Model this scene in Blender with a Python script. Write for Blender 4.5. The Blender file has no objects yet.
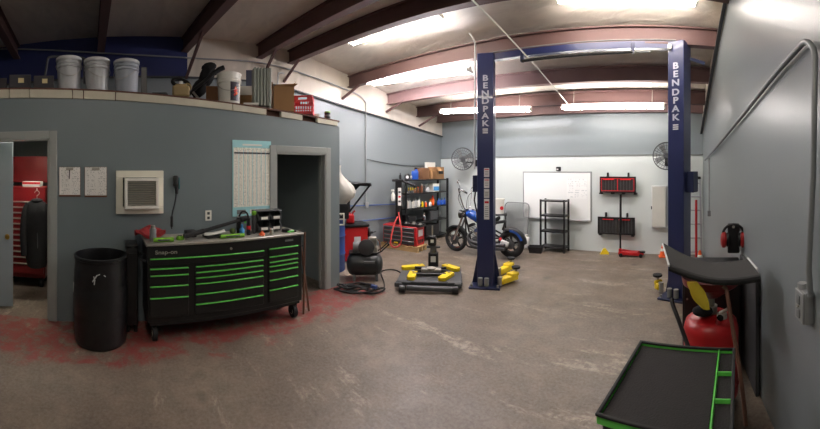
import bpy, bmesh, math, random
from mathutils import Vector, Matrix
random.seed(7)
S = bpy.context.scene
COL = S.collection
PI = math.pi
F, X0, YH, H = 337.0, 690.0, 170.0, 1.65      # panorama: pixels per radian, column looking along +Y, horizon row, eye height

# ---------------------------------------------------------------- measuring helpers (survey of the place)
def az(x): return (x - X0) / F
def at(x, r): a = az(x); return Vector((r*math.sin(a), r*math.cos(a), 0))
def fl(x, y, z=0.0):
    r = F*(H-z)/(y-YH); v = at(x, r); v.z = z; return v
def hz(y, r): return H + (YH-y)/F*r
def on_line(x, A, d):
    a = az(x); s, c = math.sin(a), math.cos(a)
    # A + t d  is parallel to (s,c)
    return -(A[0]*c - A[1]*s)/(d[0]*c - d[1]*s)

# ---------------------------------------------------------------- materials
def lin(c):
    out = []
    for v in c:
        v = v/255.0
        out.append(v/12.92 if v <= .04045 else ((v+.055)/1.055)**2.4)
    return (*out, 1.0)
MATS = {}
def mat(name, rgb, rough=.6, metal=0.0, var=.08, scale=6.0, bump=0.0, bscale=60.0, coat=0.0, spec=.5):
    if name in MATS: return MATS[name]
    m = bpy.data.materials.new(name); m.use_nodes = True
    nt = m.node_tree; b = nt.nodes['Principled BSDF']
    b.inputs['Roughness'].default_value = rough; b.inputs['Metallic'].default_value = metal
    b.inputs['Specular IOR Level'].default_value = spec
    b.inputs['Coat Weight'].default_value = coat
    tc = nt.nodes.new('ShaderNodeTexCoord')
    n = nt.nodes.new('ShaderNodeTexNoise'); n.inputs['Scale'].default_value = scale; n.inputs['Detail'].default_value = 5
    nt.links.new(tc.outputs['Object'], n.inputs['Vector'])
    mx = nt.nodes.new('ShaderNodeMix'); mx.data_type = 'RGBA'
    c = lin(rgb)
    mx.inputs['A'].default_value = tuple(min(1, v*(1-var)) for v in c[:3])+(1,)
    mx.inputs['B'].default_value = tuple(min(1, v*(1+var)) for v in c[:3])+(1,)
    nt.links.new(n.outputs['Fac'], mx.inputs['Factor'])
    nt.links.new(mx.outputs['Result'], b.inputs['Base Color'])
    if bump > 0:
        n2 = nt.nodes.new('ShaderNodeTexNoise'); n2.inputs['Scale'].default_value = bscale; n2.inputs['Detail'].default_value = 4
        nt.links.new(tc.outputs['Object'], n2.inputs['Vector'])
        bp = nt.nodes.new('ShaderNodeBump'); bp.inputs['Strength'].default_value = bump; bp.inputs['Distance'].default_value = .01
        nt.links.new(n2.outputs['Fac'], bp.inputs['Height']); nt.links.new(bp.outputs['Normal'], b.inputs['Normal'])
    MATS[name] = m; return m
def emis(name, rgb, strength):
    m = bpy.data.materials.new(name); m.use_nodes = True
    b = m.node_tree.nodes['Principled BSDF']
    b.inputs['Base Color'].default_value = lin(rgb)
    b.inputs['Emission Color'].default_value = lin(rgb); b.inputs['Emission Strength'].default_value = strength
    MATS[name] = m; return m
def nd(nt, typ, **kw):
    n = nt.nodes.new(typ)
    for k, v in kw.items():
        if hasattr(n, k): setattr(n, k, v)
        else: n.inputs[k].default_value = v
    return n
def ramp(nt, src, stops):
    r = nt.nodes.new('ShaderNodeValToRGB'); e = r.color_ramp.elements
    while len(e) < len(stops): e.new(.5)
    for i, (p, c) in enumerate(stops):
        e[i].position = p; e[i].color = c if len(c) == 4 else lin(c)
    nt.links.new(src, r.inputs['Fac']); return r.outputs['Color']
def mixc(nt, fac, a, b, blend='MIX'):
    m = nt.nodes.new('ShaderNodeMix'); m.data_type = 'RGBA'; m.blend_type = blend
    for s, v in (('Factor', fac), ('A', a), ('B', b)):
        if hasattr(v, 'is_linked'): nt.links.new(v, m.inputs[s])
        else: m.inputs[s].default_value = v
    return m.outputs['Result']
def math_(nt, op, a, b=0.0, c=None, clamp=False):
    m = nt.nodes.new('ShaderNodeMath'); m.operation = op; m.use_clamp = clamp
    for i, v in enumerate((a, b) if c is None else (a, b, c)):
        if hasattr(v, 'is_linked'): nt.links.new(v, m.inputs[i])
        else: m.inputs[i].default_value = v
    return m.outputs[0]

def floor_material():
    m = bpy.data.materials.new('stained concrete'); m.use_nodes = True
    nt = m.node_tree; b = nt.nodes['Principled BSDF']
    tc = nd(nt, 'ShaderNodeTexCoord'); P = tc.outputs['Object']
    def noise(scale, detail=6, rough=.6, dist=0.0):
        n = nd(nt, 'ShaderNodeTexNoise'); n.inputs['Scale'].default_value = scale
        n.inputs['Detail'].default_value = detail; n.inputs['Roughness'].default_value = rough; n.inputs['Distortion'].default_value = dist
        nt.links.new(P, n.inputs['Vector']); return n.outputs['Fac']
    base = ramp(nt, noise(.9, 8, .65), [(.3, (86, 72, 61)), (.5, (108, 94, 81)), (.72, (131, 117, 101))])
    spots = ramp(nt, noise(5.5, 8, .7), [(.40, (0, 0, 0, 1)), (.62, (1, 1, 1, 1))])
    base = mixc(nt, math_(nt, 'MULTIPLY', spots, .6), base, lin((84, 73, 64)))
    fine = ramp(nt, noise(38, 4, .7), [(.35, (0, 0, 0, 1)), (.7, (1, 1, 1, 1))])
    base = mixc(nt, math_(nt, 'MULTIPLY', fine, .4), base, lin((150, 142, 130)))
    # pale worn streaks in the near floor
    wv = nd(nt, 'ShaderNodeMapping'); nt.links.new(P, wv.inputs['Vector']); wv.inputs['Rotation'].default_value = (0, 0, .9); wv.inputs['Scale'].default_value = (.5, 2.2, 1)
    ns = nd(nt, 'ShaderNodeTexNoise'); ns.inputs['Scale'].default_value = 1.7; ns.inputs['Detail'].default_value = 9; ns.inputs['Roughness'].default_value = .72
    nt.links.new(wv.outputs['Vector'], ns.inputs['Vector'])
    pale = ramp(nt, ns.outputs['Fac'], [(.55, (0, 0, 0, 1)), (.63, (1, 1, 1, 1))])
    crumb = ramp(nt, noise(16, 8, .75), [(.42, (0, 0, 0, 1)), (.56, (1, 1, 1, 1))])
    base = mixc(nt, math_(nt, 'MULTIPLY', math_(nt, 'MULTIPLY', pale, crumb), .5), base, lin((182, 172, 152)))
    # dark oil spots
    vo = nd(nt, 'ShaderNodeTexVoronoi'); vo.inputs['Scale'].default_value = 1.6; nt.links.new(P, vo.inputs['Vector'])
    oil = ramp(nt, math_(nt, 'ADD', vo.outputs['Distance'], math_(nt, 'MULTIPLY', noise(9, 5), .25)), [(.16, (1, 1, 1, 1)), (.27, (0, 0, 0, 1))])
    base = mixc(nt, math_(nt, 'MULTIPLY', oil, .55), base, lin((62, 55, 50)))
    # remains of red floor paint in front of the partition (worn, own shape)
    sx = nd(nt, 'ShaderNodeSeparateXYZ'); nt.links.new(P, sx.inputs[0])
    # distance in front of the partition line
    d = math_(nt, 'ADD', math_(nt, 'MULTIPLY', math_(nt, 'ADD', sx.outputs['X'], 3.518), .984), math_(nt, 'MULTIPLY', math_(nt, 'ADD', sx.outputs['Y'], 1.08), .1785))
    dn = math_(nt, 'ADD', d, math_(nt, 'MULTIPLY', math_(nt, 'SUBTRACT', noise(1.9, 8, .62, .5), .5), 1.3))
    band = ramp(nt, dn, [(.66, (1, 1, 1, 1)), (.76, (0, 0, 0, 1))])
    inn = math_(nt, 'GREATER_THAN', d, -.03)
    tt = math_(nt, 'LESS_THAN', math_(nt, 'ADD', sx.outputs['Y'], noise(3, 5)), 3.3)
    wear = ramp(nt, noise(7, 9, .75), [(.42, (0, 0, 0, 1)), (.53, (1, 1, 1, 1))])
    red = math_(nt, 'MULTIPLY', math_(nt, 'MULTIPLY', band, wear), math_(nt, 'MULTIPLY', inn, tt))
    base = mixc(nt, math_(nt, 'MULTIPLY', red, .8), base, lin((132, 44, 42)))
    nt.links.new(base, b.inputs['Base Color'])
    rg = ramp(nt, noise(3, 6), [(.3, (.34,)*3+(1,)), (.7, (.6,)*3+(1,))])
    nt.links.new(rg, b.inputs['Roughness'])
    bp = nd(nt, 'ShaderNodeBump'); bp.inputs['Strength'].default_value = .18; bp.inputs['Distance'].default_value = .01
    nt.links.new(noise(60, 5), bp.inputs['Height']); nt.links.new(bp.outputs['Normal'], b.inputs['Normal'])
    return m

def insulation_material(name, rgb, sx=(1, 1, 1)):
    m = bpy.data.materials.new(name); m.use_nodes = True
    nt = m.node_tree; b = nt.nodes['Principled BSDF']; b.inputs['Roughness'].default_value = .42
    tc = nd(nt, 'ShaderNodeTexCoord')
    mp = nd(nt, 'ShaderNodeMapping'); mp.inputs['Scale'].default_value = sx; nt.links.new(tc.outputs['Object'], mp.inputs['Vector'])
    n = nd(nt, 'ShaderNodeTexNoise'); n.inputs['Scale'].default_value = 2.2; n.inputs['Detail'].default_value = 6; n.inputs['Distortion'].default_value = .8
    nt.links.new(mp.outputs['Vector'], n.inputs['Vector'])
    c = lin(rgb)
    col = ramp(nt, n.outputs['Fac'], [(.3, tuple(v*.86 for v in c[:3])+(1,)), (.6, c)])
    nt.links.new(col, b.inputs['Base Color'])
    bp = nd(nt, 'ShaderNodeBump'); bp.inputs['Strength'].default_value = .55; bp.inputs['Distance'].default_value = .06
    nt.links.new(n.outputs['Fac'], bp.inputs['Height']); nt.links.new(bp.outputs['Normal'], b.inputs['Normal'])
    return m

def printed_material(name, paper, ink, rows, cols, thresh=.45):
    """fine rows of print on paper: noise broken into lines and columns"""
    m = bpy.data.materials.new(name); m.use_nodes = True
    nt = m.node_tree; b = nt.nodes['Principled BSDF']; b.inputs['Roughness'].default_value = .6
    tc = nd(nt, 'ShaderNodeTexCoord'); g = nd(nt, 'ShaderNodeSeparateXYZ'); nt.links.new(tc.outputs['Generated'], g.inputs[0])
    fz = math_(nt, 'FRACT', math_(nt, 'MULTIPLY', g.outputs['Z'], rows))
    fx = math_(nt, 'FRACT', math_(nt, 'MULTIPLY', g.outputs['X'], cols))
    lines = math_(nt, 'MULTIPLY', math_(nt, 'GREATER_THAN', fz, .5), math_(nt, 'GREATER_THAN', fx, .2))
    n = nd(nt, 'ShaderNodeTexNoise'); n.inputs['Scale'].default_value = rows*.9; nt.links.new(tc.outputs['Generated'], n.inputs['Vector'])
    f = math_(nt, 'MULTIPLY', lines, math_(nt, 'GREATER_THAN', n.outputs['Fac'], thresh))
    nt.links.new(mixc(nt, math_(nt, 'MULTIPLY', f, .7), lin(paper), lin(ink)), b.inputs['Base Color'])
    return m

M = dict(
 paint=mat('grey wall paint', (128, 136, 138), .34, var=.05, scale=1.5, bump=.08, bscale=90),
 parts=mat('partition grey paint', (114, 125, 128), .42, var=.06, scale=1.6, bump=.08, bscale=90),
 pale=mat('pale wall paint', (205, 212, 209), .42, var=.04, scale=1.3, bump=.05),
 frame=mat('grey door frame paint', (150, 154, 150), .4, var=.05),
 leaf=mat('pale blue grey door paint', (150, 163, 168), .45, var=.04),
 beam=mat('brown red primer steel', (96, 70, 67), .6, var=.15, scale=4),
 purlin=mat('worn primer steel', (128, 100, 97), .6, var=.18, scale=4),
 darkwood=mat('reddish brown plywood', (92, 58, 46), .75, var=.2, scale=9),
 board=mat('whitewashed board', (192, 187, 168), .7, var=.12, scale=8),
 blue=mat('dark blue lift paint', (36, 44, 86), .35, var=.06, coat=.2),
 bluewall=mat('dark blue insulation facing', (42, 50, 100), .6, var=.12, scale=3),
 navy=mat('dark blue steel', (28, 36, 70), .4, var=.06),
 white=mat('white plastic', (228, 226, 216), .5, var=.04),
 cream=mat('cream painted wood', (226, 223, 206), .55, var=.06),
 letter=mat('white lettering', (225, 225, 225), .5, var=.01), lettering=mat('grey white lettering', (188, 190, 204), .5, var=.03),
 black=mat('black paint', (19, 19, 20), .38, var=.1),
 blackp=mat('black plastic', (28, 28, 29), .45, var=.15, bump=.05),
 drum=mat('black drum plastic', (22, 22, 24), .32, var=.2, scale=10, bump=.1, bscale=20),
 rubber=mat('black rubber', (24, 24, 24), .75, var=.15),
 mesh=mat('dark grey mat', (46, 45, 44), .85, var=.2, scale=60, bump=.4, bscale=160),
 foam=mat('black foam mat', (30, 27, 27), .9, var=.2, scale=20, bump=.3, bscale=120),
 green=mat('bright green trim', (104, 214, 88), .4, var=.04),
 lime=mat('lime green plastic', (118, 178, 44), .45, var=.06),
 steel=mat('brushed steel', (168, 164, 154), .4, metal=.45, var=.1),
 chrome=mat('chrome', (205, 205, 205), .15, metal=1.0, var=.02),
 galv=mat('galvanised conduit', (158, 160, 160), .42, metal=.35, var=.06),
 grey=mat('mid grey', (120, 122, 122), .55, var=.08),
 dgrey=mat('dark grey steel', (66, 68, 70), .5, var=.1),
 tank=mat('dark charcoal enamel', (42, 45, 46), .3, var=.1),
 red=mat('red enamel', (176, 26, 30), .35, var=.08),
 dred=mat('dark red enamel', (122, 24, 28), .35, var=.1),
 crate=mat('red crate plastic', (205, 34, 44), .45, var=.05),
 orange=mat('orange plastic', (232, 96, 38), .5, var=.05),
 yellow=mat('yellow enamel', (238, 206, 34), .4, var=.06),
 card=mat('cardboard', (156, 118, 78), .85, var=.1, scale=5),
 cardd=mat('brown cardboard', (118, 82, 54), .85, var=.12, scale=5),
 tan=mat('tan plastic', (150, 130, 88), .6, var=.1),
 pallet=mat('pallet wood', (190, 160, 112), .8, var=.18, scale=12),
 bucket=mat('silver grey bucket plastic', (176, 178, 180), .28, var=.08, coat=.3),
 lid=mat('pale bucket lid', (205, 207, 205), .4, var=.05),
 rad=mat('grey green enamel', (150, 156, 146), .5, var=.06),
 bluep=mat('blue plastic', (36, 84, 178), .4, var=.06),
 lblue=mat('light blue plastic', (60, 140, 200), .4, var=.06),
 drumblue=mat('blue drum paint', (34, 66, 128), .4, var=.08),
 teal=mat('teal print', (160, 214, 218), .6, var=.03),
 redcloth=mat('red shop cloth', (150, 44, 46), .9, var=.15, scale=20),
 wood=mat('red brown wood', (110, 74, 58), .7, var=.15, scale=20),
 cloth=mat('black cloth', (24, 24, 26), .9, var=.2, scale=12, bump=.3),
 bag=mat('clear white plastic bag', (188, 184, 174), .35, var=.1, scale=8, bump=.5, bscale=14),
 paper=mat('white paper', (232, 230, 222), .7, var=.02),
 wboard=mat('whiteboard face', (240, 242, 240), .25, var=.01),
 brass=mat('brass', (190, 150, 70), .3, metal=.9),
 glassb=mat('smoked jar plastic', (150, 150, 140), .2, var=.1),
 brown=mat('brown plastic', (112, 68, 44), .5, var=.1),
 mblue=mat('metallic blue paint', (26, 70, 150), .25, var=.05, coat=.6),
 wire=mat('grey wire mesh', (140, 144, 144), .5, var=.1),
 fan=mat('dark fan wire', (66, 69, 71), .45, var=.1),
 hose=mat('red rubber hose', (186, 62, 58), .55, var=.08),
 airline=mat('blue air line', (66, 92, 150), .5, var=.05),
 ladder=mat('aluminium', (166, 168, 170), .4, metal=.4, var=.06),
)
M['floor'] = floor_material()
M['insul'] = insulation_material('white vinyl insulation', (226, 218, 206), (1, 2.4, 1))
M['insulw'] = insulation_material('white vinyl wall insulation', (224, 214, 198), (1, 1.5, .4))
M['tube'] = emis('fluorescent tube', (255, 249, 246), 34.0)
M['runpipe'] = mat('dull grey conduit', (134, 137, 138), .5, metal=.3, var=.06)
M['tube_bright'] = emis('fluorescent tube, bright', (252, 246, 255), 75.0)
M['tube_mid'] = emis('fluorescent tube, ageing', (255, 246, 238), 40.0)
M['tube_fill'] = emis('added fill tube', (255, 245, 234), 30.0)  # glow of the added fill fixture only
M['chart'] = printed_material('printed wall chart', (240, 238, 224), (140, 144, 142), 44, 9, .48)
M['form'] = printed_material('handwritten form', (232, 230, 224), (120, 120, 120), 18, 2, .55)
M['marker'] = printed_material('faint marker notes', (240, 242, 240), (196, 202, 204), 9, 3, .52)

# ---------------------------------------------------------------- mesh building
class MB:
    def __init__(s): s.bm = bmesh.new()
    def _xf(s, vs, loc, rot):
        if rot is not None:
            R = rot if isinstance(rot, Matrix) else Matrix.Rotation(rot[2], 4, 'Z') @ Matrix.Rotation(rot[1], 4, 'Y') @ Matrix.Rotation(rot[0], 4, 'X')
            bmesh.ops.transform(s.bm, matrix=R, verts=vs)
        bmesh.ops.translate(s.bm, vec=Vector(loc), verts=vs)
    def box(s, c, d, rot=None, bev=0.0, seg=1):
        r = bmesh.ops.create_cube(s.bm, size=1); vs = r['verts']
        bmesh.ops.scale(s.bm, vec=Vector(d), verts=vs)
        if bev > 0:
            es = list({e for v in vs for e in v.link_edges})
            rr = bmesh.ops.bevel(s.bm, geom=es, offset=min(bev, min(d)*.45), segments=seg, affect='EDGES', profile=.5)
            vs = list({v for f in rr['faces'] for v in f.verts} | {v for v in vs if v.is_valid})
        s._xf(vs, c, rot); return s
    def poly(s, pts, ext):
        """flat polygon pts (3D) swept by vector ext"""
        a = [s.bm.verts.new(p) for p in pts]; e = Vector(ext)
        b = [s.bm.verts.new(Vector(p)+e) for p in pts]; n = len(a)
        s.bm.faces.new(a); s.bm.faces.new(b[::-1])
        for i in range(n): s.bm.faces.new((a[i], b[i], b[(i+1) % n], a[(i+1) % n]))
        return s
    def rings(s, rr, cap=True, closed=False):
        vs = [[s.bm.verts.new(p) for p in r] for r in rr]; n = len(vs[0])
        for i in range(len(vs)-(0 if closed else 1)):
            A, B = vs[i], vs[(i+1) % len(vs)]
            for k in range(n): s.bm.faces.new((A[k], A[(k+1) % n], B[(k+1) % n], B[k]))
        if cap and not closed:
            s.bm.faces.new(vs[0][::-1]); s.bm.faces.new(vs[-1])
        return s
    def lathe(s, prof, seg=32, loc=(0, 0, 0), rot=None, sx=1, sy=1):
        R = Matrix.Identity(4)
        if rot is not None: R = rot if isinstance(rot, Matrix) else Matrix.Rotation(rot[2], 4, 'Z') @ Matrix.Rotation(rot[1], 4, 'Y') @ Matrix.Rotation(rot[0], 4, 'X')
        L = Vector(loc)
        rr = [[L + R @ Vector((max(r, 1e-4)*math.cos(2*PI*k/seg)*sx, max(r, 1e-4)*math.sin(2*PI*k/seg)*sy, z)) for k in range(seg)] for r, z in prof]
        return s.rings(rr)
    def cyl(s, p0, p1, r0, r1=None, seg=16):
        return s.tube([p0, p1], r0, seg, r1)
    def tube(s, pts, r, seg=8, r1=None, closed=False):
        P = [Vector(p) for p in pts]; n = len(P); rr = []
        T = []
        for i in range(n):
            if closed: t = P[(i+1) % n]-P[i-1]
            else: t = (P[min(i+1, n-1)]-P[max(i-1, 0)])
            T.append(t.normalized())
        u = T[0].orthogonal().normalized()
        for i in range(n):
            u = (u - T[i]*u.dot(T[i])); u = u.normalized() if u.length > 1e-6 else T[i].orthogonal().normalized()
            v = T[i].cross(u); q = r if r1 is None else r+(r1-r)*i/(n-1)
            rr.append([P[i]+(u*math.cos(2*PI*k/seg)+v*math.sin(2*PI*k/seg))*q for k in range(seg)])
        return s.rings(rr, True, closed)
    def sph(s, c, d, seg=16, rot=None):
        r = bmesh.ops.create_uvsphere(s.bm, u_segments=seg, v_segments=max(6, seg//2), radius=.5)
        bmesh.ops.scale(s.bm, vec=Vector(d), verts=r['verts']); s._xf(r['verts'], c, rot); return s
    def torus(s, c, R, r, rot=None, seg=32, rs=10):
        pts = [Vector((R*math.cos(2*PI*k/seg), R*math.sin(2*PI*k/seg), 0)) for k in range(seg)]
        if rot is not None:
            Q = rot if isinstance(rot, Matrix) else Matrix.Rotation(rot[2], 4, 'Z') @ Matrix.Rotation(rot[1], 4, 'Y') @ Matrix.Rotation(rot[0], 4, 'X')
            pts = [Q @ p for p in pts]
        return s.tube([p+Vector(c) for p in pts], r, rs, closed=True)
    def sheet(s, fn, nu, nv, th):
        """sheet surface fn(u,v)->Vector given thickness th downwards"""
        g = [[s.bm.verts.new(fn(i/nu, j/nv)) for j in range(nv+1)] for i in range(nu+1)]
        h = [[s.bm.verts.new(Vector(fn(i/nu, j/nv))-Vector((0, 0, th))) for j in range(nv+1)] for i in range(nu+1)]
        for i in range(nu):
            for j in range(nv):
                s.bm.faces.new((g[i][j], g[i+1][j], g[i+1][j+1], g[i][j+1]))
                s.bm.faces.new((h[i][j], h[i][j+1], h[i+1][j+1], h[i+1][j]))
        for i in range(nu):
            s.bm.faces.new((g[i][0], h[i][0], h[i+1][0], g[i+1][0])); s.bm.faces.new((g[i][nv], g[i+1][nv], h[i+1][nv], h[i][nv]))
        for j in range(nv):
            s.bm.faces.new((g[0][j], g[0][j+1], h[0][j+1], h[0][j])); s.bm.faces.new((g[nu][j], h[nu][j], h[nu][j+1], g[nu][j+1]))
        return s
    def build(s, name, material, parent=None, loc=None, rz=0.0, ang=40, label=None):
        bm = s.bm
        bmesh.ops.recalc_face_normals(bm, faces=bm.faces[:])
        me = bpy.data.meshes.new(name); bm.to_mesh(me); bm.free()
        me.shade_smooth(); me.set_sharp_from_angle(angle=math.radians(ang))
        me.materials.append(M[material] if isinstance(material, str) else material)
        o = bpy.data.objects.new(name, me); COL.objects.link(o)
        if parent: o.parent = parent
        if loc is not None: o.location = loc
        o.rotation_euler = (0, 0, rz)
        if label: o['label'] = label
        return o
def tag(o, label, cat, group=None):
    o['label'] = label; o['category'] = cat
    if group: o['group'] = group
    return o
def struct(o): o['kind'] = 'structure'; return o
def thing(name, label, cat, loc=(0, 0, 0), rz=0.0, group=None):
    o = bpy.data.objects.new(name, None); COL.objects.link(o); o.empty_display_size = .1
    o.location = loc; o.rotation_euler = (0, 0, rz)
    return tag(o, label, cat, group)
def copy_tree(o, parent=None):
    c = o.copy(); COL.objects.link(c)
    if parent: c.parent = parent
    for ch in list(o.children): copy_tree(ch, c)
    return c
def put(o, loc, rz=0.0, label=None, group=None):
    o.location = loc; o.rotation_euler = (0, 0, rz)
    if label: o['label'] = label
    if group: o['group'] = group
    return o
def text_mesh(name, body, size, material, parent, loc, rot, ext=.002, bold=1.0):
    cu = bpy.data.curves.new(name, 'FONT'); cu.body = body; cu.size = size; cu.extrude = ext; cu.align_x = 'CENTER'; cu.align_y = 'CENTER'
    cu.offset = .012*size*bold
    t = bpy.data.objects.new(name, cu); COL.objects.link(t)
    dg = bpy.context.evaluated_depsgraph_get()
    me = bpy.data.meshes.new_from_object(t.evaluated_get(dg)); bpy.data.objects.remove(t); bpy.data.curves.remove(cu)
    for v in me.vertices: v.co.x *= 1.28
    me.materials.clear(); me.materials.append(M[material])
    o = bpy.data.objects.new(name, me); COL.objects.link(o); o.parent = parent; o.location = loc; o.rotation_euler = rot
    return o
def arc(c, r, a0, a1, n, plane='xz'):
    out = []
    for i in range(n+1):
        a = a0+(a1-a0)*i/n; p, q = r*math.cos(a), r*math.sin(a)
        out.append(Vector(c)+(Vector((p, 0, q)) if plane == 'xz' else Vector((p, q, 0)) if plane == 'xy' else Vector((0, p, q))))
    return out
def smooth(pts, n=6):
    """Catmull-Rom through pts"""
    P = [Vector(p) for p in pts]; out = []
    for i in range(len(P)-1):
        a, b, c, d = P[max(i-1, 0)], P[i], P[i+1], P[min(i+2, len(P)-1)]
        for k in range(n):
            t = k/n
            out.append(.5*((2*b)+(c-a)*t+(2*a-5*b+4*c-d)*t*t+(3*b-a-3*c+d)*t**3))
    out.append(P[-1]); return out

# ---------------------------------------------------------------- camera: the phone panorama is a cylinder
cam = bpy.data.cameras.new('camera'); co = bpy.data.objects.new('camera', cam); COL.objects.link(co)
co.location = (0, 0, H); co.rotation_euler = (PI/2, 0, -az(410))
cam.type = 'PANO'; cam.panorama_type = 'CENTRAL_CYLINDRICAL'
cam.central_cylindrical_range_u_min = -410/F; cam.central_cylindrical_range_u_max = 410/F
cam.central_cylindrical_range_v_min = -(429-YH)/F; cam.central_cylindrical_range_v_max = YH/F
cam.central_cylindrical_radius = 1.0
cam.clip_start = .02; cam.clip_end = 60
S.camera = co
S.view_settings.view_transform = 'Standard'; S.view_settings.look = 'None'; S.view_settings.gamma = 1.0
S.view_settings.use_curve_mapping = False; S.view_settings.exposure = 0.75
w = bpy.data.worlds.new('World'); S.world = w; w.use_nodes = True
w.node_tree.nodes['Background'].inputs[0].default_value = (.5, .55, .6, 1); w.node_tree.nodes['Background'].inputs[1].default_value = .02
# ================================================================ ROOM SHELL
def Xl(Y): return -6.0+.05*(6.6-Y)
def Xr(Y): return .657-.0609*Y
PR = [(-3.3, 2.23), (3.3, 2.23), (4.45, 1.90), (5.4, 1.66), (6.1, 1.44), (6.7, 1.22)]
PL = [(-3.3, 2.25), (1.8, 2.23), (2.4, 2.2), (3.6, 1.93), (4.7, 1.71), (5.7, 1.53), (6.7, 1.38)]
def interp(P, y):
    for (a, za), (b, zb) in zip(P, P[1:]):
        if y <= b: return za+(zb-za)*(y-a)/(b-a)
    return P[-1][1]
def roof(X, Y): return H+interp(PR, Y)+(interp(PL, Y)-interp(PR, Y))*(.4-X)/6.4
YB, YF = 6.6, -3.2
struct(MB().poly([(-6.4, YF-.1, 0), (1.0, YF-.1, 0), (1.0, YB+.1, 0), (-6.4, YB+.1, 0)], (0, 0, -.15)).build('floor', 'floor'))
def rf(u, v):
    Y = YF-.05+(YB+.1-YF)*v; X = Xl(Y)-.06+(Xr(Y)+.12-Xl(Y))*u
    return Vector((X, Y, roof(X, Y)+.05))
struct(MB().sheet(rf, 12, 40, .05).build('ceiling', 'insul', ang=60))
# walls as upright slabs with a sloping top
def ys(a, b, n=16): return [a+(b-a)*i/n for i in range(n+1)]
lineL = [(-3.3, 3.20), (1.9, 3.21), (3.56, 2.93), (6.7, 2.512)]
lineR = [(-3.3, 3.75), (2.6, 3.70), (3.77, 3.56), (6.7, 2.33)]
def zL(Y): return interp(lineL, Y)
def zR(Y): return min(interp(lineR, Y), roof(Xr(Y), Y)-.02)
Yk = ys(YF, YB, 20)
struct(MB().poly([(Xl(YF), YF, 0)]+[(Xl(YB), YB, 0)]+[(Xl(y), y, zL(y)) for y in reversed(Yk)], (-.14, 0, 0)).build('wall_left', 'paint'))
struct(MB().poly([(Xr(YF), YF, 0)]+[(Xr(YB), YB, 0)]+[(Xr(y), y, zR(y)) for y in reversed(Yk)], (.14, 0, 0)).build('wall_right', 'paint'))
def upper(name, X, z0, y0, y1, ext, m, off):
    k = ys(y0, y1, 20)
    return struct(MB().poly([(X(y)+off, y, z0(y)) for y in k]+[(X(y)+off, y, roof(X(y), y)) for y in reversed(k)], (ext, 0, 0)).build(name, m))
upper('wall_left_insulation', Xl, zL, .45, YB, -.14, 'insulw', .03)
upper('wall_left_blue_panel', Xl, zL, YF, .45, -.14, 'bluewall', .03)
upper('wall_right_insulation', Xr, zR, YF, YB, .14, 'insulw', -.01)
struct(MB().tube([(Xl(y)+.05, y, zL(y)) for y in Yk], .018, 4).build('trim_1', 'dgrey'))
struct(MB().tube([(Xr(y)-.035, y, zR(y)) for y in Yk if y > -2], .03, 4).build('trim_2', 'dgrey'))
xa, xb = Xl(YB)-.1, Xr(YB)+.1
struct(MB().poly([(xa, YB, 1.945), (xb, YB, 1.945), (xb, YB, roof(.4, YB)), (xa, YB, roof(-6, YB))], (0, .12, 0)).build('wall_back', 'paint'))
struct(MB().poly([(xa, YB-.02, 0), (xb, YB-.02, 0), (xb, YB-.02, 1.945), (xa, YB-.02, 1.945)], (0, .14, 0)).build('wall_back_lower_panel', 'pale'))
struct(MB().box(((xa+xb)/2, YB-.03, 1.95), (xb-xa-.2, .02, .025)).build('trim_3', 'grey'))
xa, xb = Xl(YF)-.1, Xr(YF)+.1
struct(MB().box(((xa+xb)/2, YF-.06, 1.95), (xb-xa, .12, 3.95)).build('wall_front', 'paint'))

# roof beams: I section, each one member, with its flange brace down to the left wall
def beam(pr, pl, m='beam', dp=.24, wd=.12):
    def pt(p): return Vector((p[0], p[1], roof(*p)-.02))
    a, b = pt(pr), pt(pl); d = (b-a).normalized(); s = Vector((-d.y, d.x, 0)).normalized()
    mb = MB(); h = wd/2; t = .022
    sec = [(-h, 0), (h, 0), (h, -t), (.02, -t), (.02, -dp+t), (h, -dp+t), (h, -dp), (-h, -dp), (-h, -dp+t), (-.02, -dp+t), (-.02, -t), (-h, -t)]
    mb.rings([[p+s*u+Vector((0, 0, v)) for u, v in sec] for p in (a, b)])
    o = struct(mb.build('ceiling_beam', m)); return o, a, b, dp
def brace(bm_, lo, hi_x, m='beam', right=False):
    o, a, b, dp = bm_
    d = (b-a); t = on_line(hi_x, a, d); q = a+d*t; q.z -= dp-.03
    x, y = lo
    A = (Xr(0), 0) if right else (Xl(0), 0); D = (-.0609, 1) if right else (-.05, 1)
    tt = on_line(x, A, D); p = Vector((A[0]+D[0]*tt+(-.02 if right else .04), tt, 0)); p.z = hz(y, Vector((p.x, p.y)).length)
    k = MB().tube([p, q], .028, 4).build('ceiling_brace', m); struct(k)
B1 = beam((.42, 4.5), (Xl(3.65)+.04, 3.65)); B2 = beam((.36, 5.42), (Xl(4.7)+.04, 4.7), 'purlin'); B3 = beam((.31, 6.1), (Xl(5.65)+.04, 5.65))
B4 = beam((.27, 6.5), (Xl(6.4)+.04, 6.4), 'purlin', .18)
BC = beam((.44, 3.69), (Xl(2.32)+.04, 2.32)); BB = beam((.47, 3.12), (Xl(1.72)+.04, 1.72)); BA = beam((.53, 1.85), (Xl(.4)+.04, .4))
B0 = beam((.66, .36), (Xl(-1.0)+.04, -1.0)); B00 = beam((.75, -1.0), (Xl(-2.5)+.04, -2.5))
brace(BA, (186, 78), 204); brace(BB, (266, 69), 277); brace(BC, (283, 82), 300); brace(B1, (341, 99), 361); brace(B2, (385, 112), 404); brace(B3, (418, 126), 439)

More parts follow.
